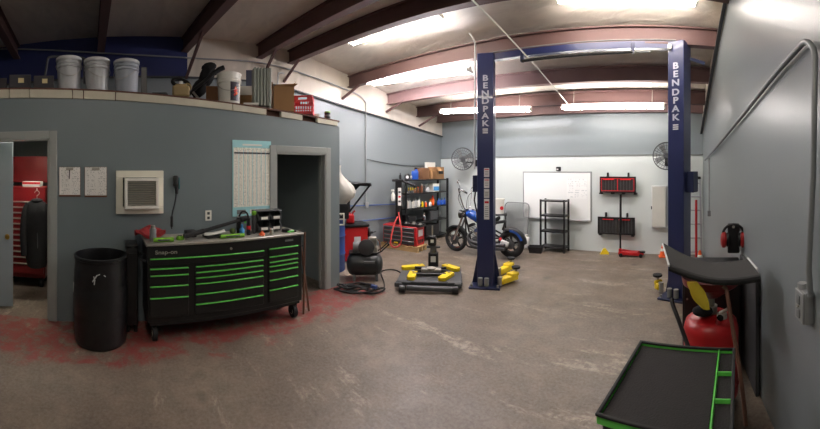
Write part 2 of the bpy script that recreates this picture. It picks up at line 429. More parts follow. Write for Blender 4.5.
# office partition (local frame: x along the wall to the right, y into the office, z up)
PA = Vector((-3.518, -1.08, 0)); PU = Vector((-.1785, .984, 0)); PN = Vector((.984, .1785, 0)); PRZ = math.atan2(PU.y, PU.x)
def wp(t, d=0.0, z=0.0): v = PA+PU*t+PN*d; v.z = z; return v
def tx(x, d=0.0): return on_line(x, PA+PN*d, PU)
def rwall(x, d=0.0): v = wp(tx(x, d), d); return v.length
def zwall(x, y, d=0.0): return hz(y, rwall(x, d))
def ztop(t): return 2.43-.045*t
def zdeck(t): return 2.545-.053*t
tL, tR = -1.3, tx(50); d2L, d2R = tx(275.5), tx(325.5); tE = tx(339.5)
hd1, hd2 = 2.0, zwall(300, 153)
T = .12
def pw(mb, t0, t1, z0a, z0b, z1a, z1b): mb.poly([(t0, 0, z0a), (t1, 0, z0b), (t1, 0, z1b), (t0, 0, z1a)], (0, T, 0))
mb = MB()
pw(mb, -2.2, tL, 0, 0, ztop(-2.2), ztop(tL)); pw(mb, tL, tR, hd1, hd1, ztop(tL), ztop(tR)); pw(mb, tR, d2L, 0, 0, ztop(tR), ztop(d2L))
pw(mb, d2L, d2R, hd2, hd2, ztop(d2L), ztop(d2R)); pw(mb, d2R, tE, 0, 0, ztop(d2R), ztop(tE))
bmesh.ops.remove_doubles(mb.bm, verts=mb.bm.verts[:], dist=1e-4)
struct(mb.build('wall_office_front', 'parts', loc=PA, rz=PRZ))
# wall that closes the office, back to the left wall
mb = MB(); L = 2.05-.0*tE
e0 = wp(tE); Lr = (e0.x-Xl(e0.y))/.984-.05
mb.poly([(tE-T, T, 0), (tE-T, Lr, 0), (tE-T, Lr, ztop(tE)), (tE-T, T, ztop(tE))], (T, 0, 0))
struct(mb.build('wall_office_side', 'parts', loc=PA, rz=PRZ))
# loft deck on top of the office
def deckz(t): return zdeck(t)
e1 = wp(-2.0); Lf = (e1.x-Xl(e1.y))/.984-.02
mb = MB(); mb.poly([(-2.05, .0, zdeck(-2.05)), (tE, .0, zdeck(tE)), (tE, Lr-.03, zdeck(tE)), (-2.05, Lf-.1, zdeck(-2.05))], (0, 0, -.02))
struct(mb.build('ceiling_office_deck', 'darkwood', loc=PA, rz=PRZ))
# short pale boards along the deck edge (with dark gaps), dark joists behind
def tpx(x): return tx(x)
bs = [(-1, 9, 3), (10, 29, 0), (30, 72, 5), (73, 83, 3), (84, 115, 0), (116, 232, 2), (233, 266, 2), (281, 302, 4), (317, 337, 3)]
for i, (xa_, xb_, dn) in enumerate(bs):
    ta, tb = tpx(xa_), tpx(xb_)
    if i == 0: ta = -1.9
    z0 = .012*dn/3
    mb = MB().poly([(ta, -.012, zdeck(ta)-.022), (tb, -.012, zdeck(tb)-.022), (tb, -.012, ztop(tb)+.004-z0*.0), (ta, -.012, ztop(ta)+.004)], (0, .05, 0))
    struct(mb.build('trim_%d' % (i+4), 'board', loc=PA, rz=PRZ))
mb = MB().poly([(-2.0, .07, zdeck(-2.0)-.024), (tE, .07, zdeck(tE)-.024), (tE, .07, ztop(tE)+.002), (-2.0, .07, ztop(-2.0)+.002)], (0, .05, 0))
struct(mb.build('trim_13', 'darkwood', loc=PA, rz=PRZ))
# door casings
def casing(name, t0, t1, hd, wdt=.075):
    mb = MB(); o = .018
    for (a, b) in ((t0-wdt, t0), (t1, t1+wdt)): mb.box(((a+b)/2, -o/2, (hd+wdt)/2), (b-a, o, hd+wdt), bev=.004)
    mb.box(((t0+t1)/2, -o/2, hd+wdt/2), (t1-t0, o, wdt), bev=.004)
    for a in (t0, t1-.02): mb.box((a+.01, T/2, hd/2), (.02, T+.02, hd))
    mb.box(((t0+t1)/2, T/2, hd-.01), (t1-t0, T+.02, .02))
    mb.box((t1-.03, T*.55, hd/2-.01), (.015, .04, hd-.02))
    return struct(mb.build(name, 'frame', loc=PA, rz=PRZ))
casing('trim_14', tL, tR, hd1, .08); casing('trim_15', d2L, d2R, hd2, .085)
# office door standing ajar
hinge = wp(tL+.02, -.06); free = at(13, 4.05); dv = free-hinge
dr = struct(MB().box((dv.length/2, 0, 1.0), (dv.length, .042, 1.96), bev=.003).build('door_1', 'leaf', loc=hinge, rz=math.atan2(dv.y, dv.x)))
kn = MB(); kz = 1.65-66/337*4.05
for s_ in (-1, 1): kn.lathe([(.0, 0), (.028, 0), (.028, .006), (.011, .01), (.011, .035), (.024, .042), (.029, .055), (.024, .068), (.0, .07)], 20, (dv.length-.07, s_*.021, kz), (-s_*PI/2, 0, 0))
kn.build('door_knob', 'brass', dr, label='brass door knob')

# conduits and wires fixed to the building
def pipe(name, pts, r, m, label, cat, seg=8, clips=()):
    o = MB().tube(pts, r, seg).build(name, m); tag(o, label, cat)
    for c in clips: 
        k = MB().box((0, 0, 0), (r*3.2, r*3.2, .02), bev=.003).build('pipe_clip', m, o); k.location = c
    return o
# right wall: box, vertical conduit with bend, then falling run to the far end of the wall
yv = 1.5; xw = lambda y, d=0.0: Xr(y)-d
def rwp(x, y, d=.03):
    t = on_line(x, (Xr(0)-d, 0), (-.0609, 1)); p = Vector((Xr(t)-d, t, 0)); p.z = hz(y, Vector((p.x, p.y)).length); return p
c0 = rwp(810.5, 292); 
top = rwp(816, 44)
v0 = Vector((c0.x, c0.y, c0.z-.02)); v1 = Vector((xw(c0.y-.05, .03), c0.y-.05, top.z-.06))
run = [rwp(806, 42), rwp(795, 52), rwp(769, 82), rwp(739, 120), rwp(714, 150), rwp(705, 160)]
pts = [v0, v0.lerp(v1, .12)+Vector((-.012, 0, 0)), v0.lerp(v1, .5), v1]+smooth([v1+Vector((0, .02, .05)), run[0]+Vector((0, 0, .0)), run[1], run[2], run[3], run[4], run[5]], 5)
tag(MB().tube(pts, .0145, 10).build('conduit', 'runpipe'), 'long grey conduit bending off the box and running down the right wall', 'conduit')
d0 = rwp(709, 157, .025); d1 = Vector((d0.x, d0.y, hz(211, d0.length)))
dc = tag(MB().tube([d0+Vector((0, 0, -.02)), d1], .012, 8).build('conduit', 'galv'), 'short grey conduit drop at the far end of the right wall', 'conduit')
struct_box = MB().box((0, 0, 0), (.05, .06, .09), bev=.006).build('switch_box', 'grey', dc); struct_box.location = d1
# grey outlet box near the camera
bx = thing('outlet_box', 'grey weatherproof outlet box on the right wall under the conduit', 'outlet box', (Xr(1.52), 1.52, 1.005), math.atan2(1, -.0609))
b = MB().box((0, .024, 0), (.105, .046, .15), bev=.006, seg=2).build('box_body', 'galv', bx)
cv = MB(); cv.box((.0, .052, 0), (.1, .012, .145), bev=.004)
cv.build('cover_plate', 'galv', bx)
for z in (-.032, .032): MB().box((0, .061, z), (.036, .008, .042), bev=.008, seg=2).build('socket', 'grey', bx)
MB().cyl((0.02, .03, .074), (0.02, .03, .1), .024, seg=12).build('conduit_fitting', 'galv', bx)
sc = MB(); sc.cyl((0, .056, 0), (0, .066, 0), .006, seg=10); sc.build('cover_screw', 'steel', bx)
# left wall: conduit along the insulation then down, blue air lines, dangling cable
def lwp(x, y, d=.05):
    t = on_line(x, (Xl(0)+d, 0), (-.05, 1)); p = Vector((Xl(t)+d, t, 0)); p.z = hz(y, Vector((p.x, p.y)).length); return p
pipe('conduit', smooth([lwp(-4, 49, .08), lwp(100, 53, .08), lwp(190, 58, .08), lwp(262, 63, .08), lwp(310, 76, .08), lwp(345, 89, .08), lwp(360, 96, .07), lwp(366, 103, .06)], 4)+[lwp(366, 203, .05)], .013, 'galv', 'grey conduit running high along the left wall then dropping to an outlet', 'conduit')
pipe('conduit', smooth([lwp(278, 100, .06), lwp(278, 76, .07), lwp(280, 73, .08), lwp(284, 73.5, .07)], 5), .014, 'lid', 'white bent conduit rising behind the cardboard box on the loft', 'conduit')
oo = MB().box((0, 0, 0), (.06, .09, .12), bev=.008).build('wall_outlet', 'galv'); oo.location = lwp(366.5, 205, .05)
tag(oo, 'small grey outlet box at the foot of the left wall conduit', 'outlet')
pipe('air_line', [lwp(350, 206, .04), lwp(396, 204, .04)], .012, 'airline', 'upper blue air line across the left wall', 'air line')
pipe('air_line', [lwp(352, 222, .04), lwp(398, 217, .04)], .012, 'airline', 'lower blue air line across the left wall', 'air line')
pipe('wall_cable', smooth([lwp(366, 159, .02), lwp(385, 163, .02), lwp(410, 166, .02), lwp(437, 166, .02)], 4), .007, 'black', 'black cable strung along the left wall above the steel rack', 'cable')
# ceiling: white feed wire to the back light and the lift power feed
pB = Vector((at(570, 6.42).x, at(570, 6.42).y, 2.86)); pF = Vector((-2.2, 2.95, roof(-2.2, 2.95)-.3))
pF2 = at(470, 3.3); pF2.z = 1.65+1.69
pipe('ceiling_wire', [pF2+Vector((.12, -.8, .25)), pF2, pF2.lerp(pB, .5)+Vector((0, 0, .03)), pB], .009, 'white', 'thin white feed wire slanting under the roof to the back light', 'wire')

# ---------------------------------------------------------------- fluorescent fixtures (the room's lamps, and one added overhead as fill)
def fixture(p, q, label, n=2, wd=.2, tm='tube'):
    p, q = Vector(p), Vector(q); L = (q-p).length; c = (p+q)/2; d = (q-p).normalized()
    t = thing('fluorescent_light', label, 'ceiling light', c, 0, None)
    R = Matrix(((d.x, -d.y, 0, 0), (d.y, d.x, 0, 0), (d.z, 0, 1, 0), (0, 0, 0, 1)))
    t.rotation_euler = (0, -math.asin(d.z), math.atan2(d.y, d.x))
    hb = MB(); hb.poly([(-L/2, -wd*.14, .0), (-L/2, wd*.14, .0), (-L/2, wd*.2, .07), (-L/2, -wd*.2, .07)], (L, 0, 0))
    hb.build('housing', 'white', t)
    for k in range(n):
        y = (k-(n-1)/2)*wd*.8
        MB().cyl((-L/2+.03, y, -.002), (L/2-.03, y, -.002), .019, seg=12).build('tube', tm, t)
        for s_ in (-1, 1): MB().box((s_*(L/2-.016), y*.6, .006), (.03, abs(y)*.8+.035, .05), bev=.004).build('lamp_holder', 'white', t)
    for s_ in (-1, 1):
        e = c+d*s_*L*.38; hgt = roof(e.x, e.y)-e.z
        MB().cyl((s_*L*.38, 0, .08), (s_*L*.38, 0, max(.1, hgt-.01)), .006, seg=6).build('hanger', 'steel', t)
    return t
def fp(x, y, r): v = at(x, r); v.z = hz(y, r); return v
fixture(fp(370, 84, 6.55), fp(470, 71, 5.2), 'big glaring fluorescent fixture left of the left lift post', tm='tube_bright')
fixture(fp(441, 112.5, 7.1), fp(531, 110, 6.25), 'fluorescent fixture at the back behind the left lift post', 2, .14)
fixture(fp(562, 108.5, 6.15), fp(665, 107, 5.72), 'fluorescent fixture at the back between the two lift posts', 2, .14)
def behind_c(X, d, dz): Y = 2.32+(X-Xl(2.32))*(3.69-2.32)/(.44-Xl(2.32))+d; return (X, Y, roof(X, Y)-dz)
fixture(behind_c(-1.5, .26, .15), behind_c(.1, .22, .15), 'overhead fluorescent fixture tucked behind a roof beam just in front of the vehicle lift', tm='tube_mid')
fixture(behind_c(-4.5, .2, .14), behind_c(-2.9, .22, .14), 'overhead fluorescent fixture tucked behind a roof beam left of the vehicle lift', tm='tube_mid')
fixture((-1.9, -.3, 3.62), (.1, .0, 3.62), 'added unseen overhead fluorescent fill light nearest the open office door', tm='tube_fill')  # added lamp, out of view: brightens the partition and the near left side
# ================================================================ THINGS ON THE LOFT
def loft(x, d):                      # place on the deck: pixel column x, d metres behind the edge
    t = tx(x, -d); p = wp(t, -d); p.z = zdeck(t)+.012; return p
def facing(p): return -math.atan2(p.x, p.y)      # rz that turns local -y to the eye
def make_bucket(name, label, cat, p, R, h, body, lidm, group=None, ringn=3, ang=0.0):
    t = thing(name, label, cat, p, facing(p)+ang, group)
    prof = [(0, 0), (R*.86, 0), (R*.88, .01)]
    z = h*.68
    prof += [(R*.95, z)]
    for k in range(ringn):
        prof += [(R*.96, z), (R*1.02, z+.004), (R*1.02, z+.014), (R*.965, z+.018), (R*.97, z+.034)]; z += .036
    prof += [(R*.975, h-.012), (0, h-.012)]
    MB().lathe(prof, 36).build('bucket_body', body, t)
    MB().lathe([(0, h-.014), (R*1.0, h-.014), (R*1.05, h-.024), (R*1.05, h), (R*1.0, h+.006), (R*.96, h-.002), (0, h-.004)], 36).build('bucket_lid', lidm, t)
    hd = MB().tube([Vector((R*1.04*math.cos(a), -R*1.04*math.sin(a)*.98, h*.80-math.sin(a)*h*.42)) for a in [PI*k/16 for k in range(17)]], .003, 6)
    hd.build('bucket_handle', 'steel', t, label='thin wire handle hanging down')
    return t
p = loft(69, .17); make_bucket('bucket', 'silver grey bucket with drips on the loft, leftmost of the three', 'bucket', p, .143, .355, 'bucket', 'lid', 'grey buckets on the loft')
p = loft(97, .17); make_bucket('bucket', 'silver grey bucket on the loft, middle one of the three', 'bucket', p, .143, .35, 'bucket', 'lid', 'grey buckets on the loft', ang=.4)
p = loft(126.5, .17); make_bucket('bucket', 'duller grey bucket on the loft, rightmost of the three', 'bucket', p, .143, .355, mat('dull grey bucket plastic', (158, 164, 172), .4, var=.06), 'lid', 'grey buckets on the loft', ang=-.5)
def carton(name, label, cat, x0, x1, y0, d, dep, m, group=None, ang=0.0, bev=.004, tape=None):
    """closed box on the loft whose front spans pixel columns x0..x1 with its top at row y0"""
    p = loft((x0+x1)/2, d); r = math.hypot(p.x, p.y); wdt = (x1-x0)/F*r; top = hz(y0, r); h = top-p.z
    t = thing(name, label, cat, p, facing(p)+ang, group)
    MB().box((0, dep/2, h/2), (wdt, dep, h), bev=bev).build('box_body', m, t)
    if tape:
        MB().box((tape[0]*wdt, -.001, h*.55), (wdt*.26, .003, h*.36)).build('paper_label', tape[1], t, label='small yellowed paper label')
    return t, wdt, h
carton('storage_box', 'dark box with a square paper label, left of the pair beside the buckets', 'box', 9, 31, 74.5, .05, .22, mat('dark grey cardboard', (54, 52, 56), .8, var=.1), 'dark boxes on the loft', tape=(.05, mat('yellowed label', (206, 190, 140), .7)))
carton('storage_box', 'dark box with a square paper label, right one touching the first bucket', 'box', 33.5, 54, 75.5, .05, .22, MATS['dark grey cardboard'], 'dark boxes on the loft', tape=(.05, MATS['yellowed label']))
carton('storage_box', 'dark unlabelled box at the far left end of the loft', 'box', -14, 7, 78, .1, .2, MATS['dark grey cardboard'], 'dark boxes on the loft')
# bent steel pipe frame behind the buckets
pa = loft(44, .5); ra = math.hypot(pa.x, pa.y)
def lp(x, y, d): t = tx(x, -d); q = wp(t, -d); q.z = hz(y, q.length); return q
f = MB().tube([lp(44, 82, .5), lp(47.5, 60, .5)]+smooth([lp(48, 58.5, .5), lp(50, 57, .5), lp(60, 56.5, .55), lp(82, 58, .6), lp(84, 60, .6)], 4)+[lp(84.5, 84, .6)], .016, 8).build('pipe_frame', 'dgrey')
tag(f, 'bent dark steel pipe frame standing behind the buckets', 'frame')
# dark clutter right of the buckets
carton('storage_box', 'tall dark box behind the rightmost grey bucket', 'box', 141, 147, 67, .3, .2, 'black')
carton('storage_box', 'low dark case lying between the buckets and the tan jug', 'box', 151, 168, 92, .12, .25, 'black', bev=.02)
# tan jug
p = loft(181, .12); t = thing('jug', 'squat tan plastic jug with a pale cap on the loft', 'jug', p, facing(p))
MB().box((0, 0, .065), (.2, .14, .13), bev=.025, seg=3).box((0, 0, .135), (.13, .1, .03), bev=.012, seg=2).build('jug_body', 'tan', t)
MB().lathe([(0, .15), (.024, .15), (.024, .185), (0, .185)], 18).build('cap', 'lid', t)
MB().tube(arc((.075, 0, .12), .04, PI*.9, -.35*PI, 8), .009, 8).build('handle', 'tan', t)
# pushchair-like folded black gear: hooded bundle with bars and a wheel
p = loft(200, .66); r = math.hypot(p.x, p.y); t = thing('folded_golf_cart', 'folded black trolley with bars and a hooped wheel heaped on the loft', 'trolley', p, facing(p))
def q2(x, y, d=0.0): rr = r+d; a = (x-200)/F; return Vector((rr*math.sin(a), rr*math.cos(a)-r, hz(y, rr)-p.z))
MB().torus(q2(181, 83.5, -.1), .115, .024, (PI/2-.9, .2, .2), 28, 10).build('wheel', 'rubber', t)
bg = MB()
bg.sph(q2(207, 76), (.2, .13, .34), 16, (0, .35, 0)); bg.sph(q2(200, 88), (.2, .14, .3), 14, (0, .6, 0)); bg.sph(q2(209, 67), (.21, .13, .12), 12, (0, -.2, 0))
bg.build('hood', 'cloth', t)
MB().tube([q2(184, 99, -.12), q2(196, 88, -.14), q2(212, 75, -.12), q2(221, 68.5, -.1)], .022, 8).build('frame_bar', 'black', t)
MB().tube([q2(214, 73.5, -.12), q2(219, 69.5, -.11), q2(224, 67.5, -.1)], .032, 8).build('hand_grip', 'rubber', t)
MB().tube([q2(193, 92, -.16), q2(197, 97, -.16), q2(202, 103, -.16)], .016, 8).build('frame_bar', 'steel', t)
MB().tube([q2(192, 103.5, .02), q2(199, 90, .05), q2(205, 78, .05)], .03, 8).build('frame_bar', 'black', t)
# brown carton behind the white bucket
carton('cardboard_box', 'brown cardboard box half hidden behind the white bucket', 'box', 206, 222, 86, .36, .13, 'cardd')
p = loft(229, .16); wb = make_bucket('bucket', 'white bucket with a dark picture label on the loft', 'bucket', p, .147, .355, 'white', 'white', None, 2)
def lab(a0, a1, z0, z1, R, m, name, off=.002):
    b = MB(); n = 8; rr = []
    for k in range(n+1):
        a = a0+(a1-a0)*k/n
        rr.append([Vector((math.sin(a)*(R+o_), -math.cos(a)*(R+o_), z)) for o_, z in ((.0, z0), (off, z0), (off, z1), (0, z1))])
    b.rings(rr); return b.build(name, m, wb)
lab(.12, .98, .02, .25, .139, 'black', 'front_label').data.materials[0] = mat('dark purple print', (44, 34, 48), .4)
for i, (a, z, s_) in enumerate([(.55, .14, .032), (.68, .11, .026), (.5, .09, .022), (.6, .17, .02), (.72, .15, .018)]):
    MB().sph((math.sin(a)*.141, -math.cos(a)*.141, z), (s_*1.2, .008, s_*1.6), 10, (0, 0, a)).build('label_flame', 'orange' if i % 2 else 'crate', wb)
carton('storage_carton', 'long white carton lying on a brown box behind the white bucket', 'carton', 233, 255, 86, .44, .2, 'white')
carton('cardboard_box', 'brown cardboard box under the long white carton', 'box', 236, 254.5, 95, .36, .06, 'card')
carton('carton', 'small low white carton at the loft edge by the heater', 'carton', 243.5, 258.5, 102.5, .03, .1, 'white')
# oil-filled radiator
p = loft(260.5, .16); r = math.hypot(p.x, p.y); top_ = hz(68.5, r)-p.z
t = thing('oil_heater', 'upright grey green finned oil heater on the loft', 'heater', p, facing(p)+.25)
fm = MB()
for k in range(5): MB().box((-.085+.04*k, 0, top_*.5+.01), (.028, .16, top_*.94), bev=.012, seg=2).build('heater_fin', 'rad', t)
MB().box((.105, 0, top_*.5), (.035, .17, top_*.98), bev=.008).build('control_panel', 'rad', t)
for z in (.2, .85): MB().cyl((-.1, 0, top_*z), (.1, 0, top_*z), .02, seg=10).build('tie_rod', 'rad', t)
# dark sloped item behind heater
carton('storage_box', 'dark blue case leaning behind the oil heater', 'case', 246, 256, 70, .6, .08, 'navy')
# open cardboard box with flaps
p = loft(282.6, .17); r = math.hypot(p.x, p.y); wd_ = 20/F*r; hh = hz(88.5, r)-p.z
t = thing('cardboard_box', 'open tan cardboard box with raised flaps beside the red crate', 'box', p, facing(p)+.15)
b = MB(); th = .006; dp = .22
for (c, d) in (((0, -dp/2, hh/2), (wd_, th, hh)), ((0, dp/2, hh/2), (wd_, th, hh)), ((-wd_/2, 0, hh/2), (th, dp, hh)), ((wd_/2, 0, hh/2), (th, dp, hh)), ((0, 0, th/2), (wd_, dp, th))): b.box(c, d)
b.build('box_body', 'card', t)
MB().poly([(-wd_/2, 0, hh), (wd_/2, 0, hh), (wd_/2+.03, 0, hh+.07), (-wd_/2+.1, 0, hh+.02)], (0, .005, 0)).build('flap', 'card', t).location = (0, dp/2, 0)
MB().poly([(wd_/2, -dp/2, hh), (wd_/2, dp/2, hh), (wd_/2+.03, dp/2, hh+.08), (wd_/2+.03, -dp/2, hh+.08)], (.0, 0, .005)).build('flap', 'card', t)
MB().poly([(-wd_/2, -dp/2, hh), (-wd_/2, dp/2, hh), (-wd_/2-.02, dp/2, hh+.06), (-wd_/2-.02, -dp/2, hh+.06)], (.0, 0, .005)).build('flap', 'card', t)
MB().poly([(-wd_/2, -dp/2, hh), (wd_/2, -dp/2, hh), (wd_/2+.05, -dp/2-.02, hh+.04), (-wd_/2+.03, -dp/2-.03, hh+.015)], (0, .005, 0)).build('flap', 'card', t)
# red milk crate
p = loft(303.5, .16); r = math.hypot(p.x, p.y); wd_ = 19/F*r; hh = hz(97.5, r)-p.z
t = thing('milk_crate', 'red plastic milk crate on the loft', 'crate', p, facing(p)-.1)
b = MB(); dp = wd_; th = .008
b.box((0, 0, th/2), (wd_, dp, th))
for s_ in (-1, 1):
    for ax in (0, 1):
        def bx_(u, z, du, dz):
            c = (u, s_*dp/2, z) if ax == 0 else (s_*wd_/2, u, z); d = (du, .012, dz) if ax == 0 else (.012, du, dz); b.box(c, d)
        bx_(0, .02, wd_, .04); bx_(0, hh-.012, wd_, .024); bx_(0, hh-.075, wd_, .02); bx_(0, hh*.45, wd_, .014)
        for k in range(9): bx_(-wd_/2+wd_*k/8, (hh-.07)/2, .011, hh-.07)
        for u in (-wd_*.36, wd_*.36): bx_(u, hh-.045, wd_*.28, .06)
b.build('crate_body', 'crate', t)
p = loft(317, .04); tag(MB().lathe([(0, 0), (.04, 0), (.042, .02), (.02, .03), (0, .03)], 20).build('small_dish', 'white', loc=p), 'small white dish on the loft beside the red crate', 'dish')
p = loft(327.5, .08); t = thing('paint_can', 'small black and green can at the right end of the loft', 'can', p)
MB().lathe([(0, 0), (.042, 0), (.042, .085), (0, .085)], 20).build('can_body', 'black', t); MB().lathe([(0, .086), (.042, .086), (.042, .1), (0, .1)], 20).build('can_lid', 'lime', t)
MB().lathe([(.0425, .03), (.0435, .03), (.0435, .055), (.0425, .055)], 20).build('label_band', 'grey', t)

# ================================================================ ON THE PARTITION WALL
def wallthing(name, label, cat, x, y, d=.003, group=None):
    t = tx(x, d); p = wp(t, d); p.z = hz(y, p.length); return thing(name, label, cat, p, PRZ, group), p.length
def clipboard(xa_, xb_, ya, yb, label):
    o, r = wallthing('clipboard', label, 'clipboard', (xa_+xb_)/2, (ya+yb)/2, .004, 'clipboards on the partition')
    wd_ = (tx(xb_)-tx(xa_)); h = (yb-ya)/F*r
    MB().box((0, 0, 0), (wd_, .006, h), bev=.006).build('board', 'brown', o)
    pb = MB().box((0, -.005, .008), (wd_*.96, .003, h*.93)).build('form_sheet', 'form', o)
    MB().box((0, -.011, h/2-.022), (wd_*.34, .012, .03), bev=.004).build('clip', 'steel', o)
    return o, wd_, h
clipboard(59, 80.5, 168, 195.5, 'clipboard with a white form on the partition, the left one by the door')
clipboard(84.5, 107, 168, 196, 'clipboard with a white form on the partition, the right one')
o = bpy.data.objects['clipboard']; pen = MB().cyl((-.005, -.016, .03), (.0, -.016, .13), .005, seg=8).build('pen', 'black', o)
# window air conditioner in its cream frame
o, r = wallthing('air_conditioner', 'cream framed air conditioner set through the partition wall', 'air conditioner', 139.5, 192, .0)
wd_ = tx(163)-tx(116); h = 40/F*r; s = .075
b = MB(); dd = .045
def frame4(b, w, h, s, d, y0=0.0, bev=.004):
    b.box((0, y0-d/2, h/2-s/2), (w, d, s), bev=bev).box((0, y0-d/2, -h/2+s/2), (w, d, s), bev=bev)
    for k in (-1, 1): b.box((k*(w/2-s/2), y0-d/2, 0), (s, d, h-2*s), bev=bev)
frame4(b, wd_, h, s, dd); b.build('frame', 'cream', o)
MB().box((0, -.004, 0), (wd_-2*s, .008, h-2*s)).build('back_panel', 'black', o)
iw, ih = wd_-2*s-.03, h-2*s-.02; cx = .012
b = MB()
frame4(b, iw+.03, ih+.03, .032, .115, 0.0)
for v in b.bm.verts: v.co.x += cx; v.co.z -= .01
b.build('grille_housing', 'white', o)
MB().box((cx, -.045, -.01), (iw-.03, .02, ih-.03)).build('grille_back', 'grey', o)
n = 11
for k in range(n):
    z = -.01-ih/2+.03+(ih-.06)*k/(n-1)
    MB().box((cx, -.098, z), (iw-.036, .018, .009), rot=(.5, 0, 0)).build('louvre', mat('louvre grey', (150, 148, 138), .5), o)
# black and teal hand lamp hanging by its cord
o, r = wallthing('work_light', 'black and teal handheld work light hanging on the partition', 'work light', 176, 185, .004)
MB().box((-.01, -.03, .045), (.06, .05, .12), bev=.02, seg=3).box((.0, -.03, -.05), (.034, .035, .1), bev=.012, seg=2).build('lamp_body', 'blackp', o)
MB().box((.027, -.03, .02), (.012, .036, .13), bev=.005).build('lens_strip', mat('dark teal', (24, 98, 100), .35), o)
MB().tube(smooth([(-.005, -.03, -.1), (-.02, -.025, -.2), (-.05, -.02, -.33), (-.055, -.03, -.48)], 5), .006, 8).build('power_cord', 'black', o)
MB().box((-.055, -.03, -.4), (.03, .03, .12), bev=.01, seg=2).build('cord_grip', 'blackp', o)
# wall outlet, scratch
o, r = wallthing('wall_outlet', 'white double wall outlet on the partition', 'outlet', 208.3, 215.5, .002)
MB().box((0, -.003, 0), (.075, .008, .118), bev=.004).build('cover_plate', 'white', o)
for z in (-.026, .026): MB().box((0, -.008, z), (.03, .004, .03), bev=.002).build('socket', 'dgrey', o)
# big wall chart
o, r = wallthing('wall_chart', 'tall printed wall chart with a teal header and foot left of the doorway', 'poster', 252.2, 178, .003)
ta, tb = tx(233), tx(271.4); wd_ = tb-ta; h = 70/F*r
MB().box((0, 0, 0), (wd_, .004, h)).build('chart_sheet', 'teal', o)
MB().box((-.0, -.003, .01), (wd_*.95, .003, h*.78)).build('chart_table', 'chart', o)
MB().box((0, -.003, h/2-.055), (wd_*.5, .003, .02)).build('title_band', 'white', o)
MB().box((-wd_*.28, -.003, -h/2+.05), (wd_*.22, .003, .05)).build('foot_diagram', 'grey', o)
MB().box((wd_*.15, -.003, -h/2+.05), (wd_*.42, .003, .05)).build('foot_notes', 'chart', o)
for k in range(1, 8): MB().box((-wd_*.46+wd_*.92*k/8, -.0045, .01), (.006, .001, h*.72)).build('column_rule', 'teal', o)
MB().box((0, -.0045, h*.33), (wd_*.92, .001, .02)).build('table_head', 'dgrey', o)

# ================================================================ INSIDE THE OFFICE
p = at(27, 4.95); p.z = 0
t = thing('tool_chest', 'tall red tool chest with many drawers inside the office doorway', 'tool chest', p, facing(p)-.25)
def loc_z(y, r=4.9): return hz(y, r)
w_ = .62; dpt = .42
MB().box((0, .02, .56), (w_, dpt, .86), bev=.012).build('chest_body', 'dred', t)
b1 = .14
for k in range(12):
    z = .32+k*.078 if k else .27
    hgt = .07 if k else .15
    dwr = MB().box((0, -dpt/2+.012, z), (w_*.93, .03, hgt), bev=.004).build('drawer', 'dred', t)
    MB().box((0, -dpt/2-.006, z+hgt/2-.012), (w_*.93, .014, .018), bev=.004).build('drawer_pull', 'steel', dwr)
MB().box((0, .02, 1.2), (w_, dpt, .42), bev=.01).build('top_chest', 'dred', t)
MB().box((0, dpt/2-.02, 1.66), (w_, .03, .4), rot=(-.12, 0, 0), bev=.008).build('lid', 'dred', t)
for sx in (-1, 1):
    for sy in (-1, 1):
        c = MB(); c.cyl((sx*.25-.018, sy*.14, .065), (sx*.25+.018, sy*.14, .065), .065, seg=20).box((sx*.25, sy*.14, .11), (.06, .06, .05)); c.build('caster', 'rubber', t)
tt = thing('carton', 'white and red carton on top of the red office tool chest', 'carton', p+Vector((.03, -.02, 1.415)), facing(p)-.25)
MB().box((.13, -.05, .035), (.26, .2, .07), bev=.004).build('box_body', 'white', tt); MB().box((.13, -.152, .05), (.26, .003, .03)).build('red_band', 'crate', tt)
# black jacket hanging on a hook off the chest
jp = at(37, 4.35); jt = thing('jacket', 'black jacket hanging in front of the red office tool chest', 'jacket', (jp.x, jp.y, 0), facing(jp))
r = jp.length
def jz(y): return hz(y, r)
prof = [(198.5, 3.5, .05), (200, 5, .06), (203, 9, .09), (207, 11.5, .11), (214, 12, .12), (228, 12, .12), (240, 11.5, .12), (252, 11.5, .13), (262, 10.5, .13), (266, 9.5, .12), (267, 6, .08)]
rr = []
for y, hw, dd_ in prof:
    R_ = hw/F*r; ring = []
    for k in range(28):
        a = 2*PI*k/28; wob = 1+.07*math.sin(3*a+y*.12)+.04*math.sin(7*a+y*.3)
        ring.append(Vector((R_*math.cos(a)*wob, dd_*math.sin(a)*wob, jz(y))))
    rr.append(ring)
MB().rings(rr).build('jacket_body', 'cloth', jt)
for s_ in (-1, 1):
    MB().tube(smooth([(s_*.1, 0, jz(205)), (s_*.15, -.02, jz(213)), (s_*.175, -.06, jz(232)), (s_*.165, -.09, jz(254))], 5), .058, 12, .038).build('sleeve', 'cloth', jt)
MB().torus((0, -.02, jz(200.5)), .055, .022, None, 20, 8).build('collar', 'cloth', jt)
MB().cyl((.01, -.125, jz(262)), (.0, -.1, jz(205)), .006, seg=6).build('zip', 'dgrey', jt)
MB().tube([(0, 0, jz(200)), (0, .0, jz(196))]+arc((0, .0, jz(193)), .03, -PI/2, PI, 10), .005, 6).build('hanger_hook', 'steel', jt)
MB().tube([(0, .0, jz(193)+.04), (0, .3, jz(193)+.04)], .008, 6).build('hanging_rail', 'steel', jt)
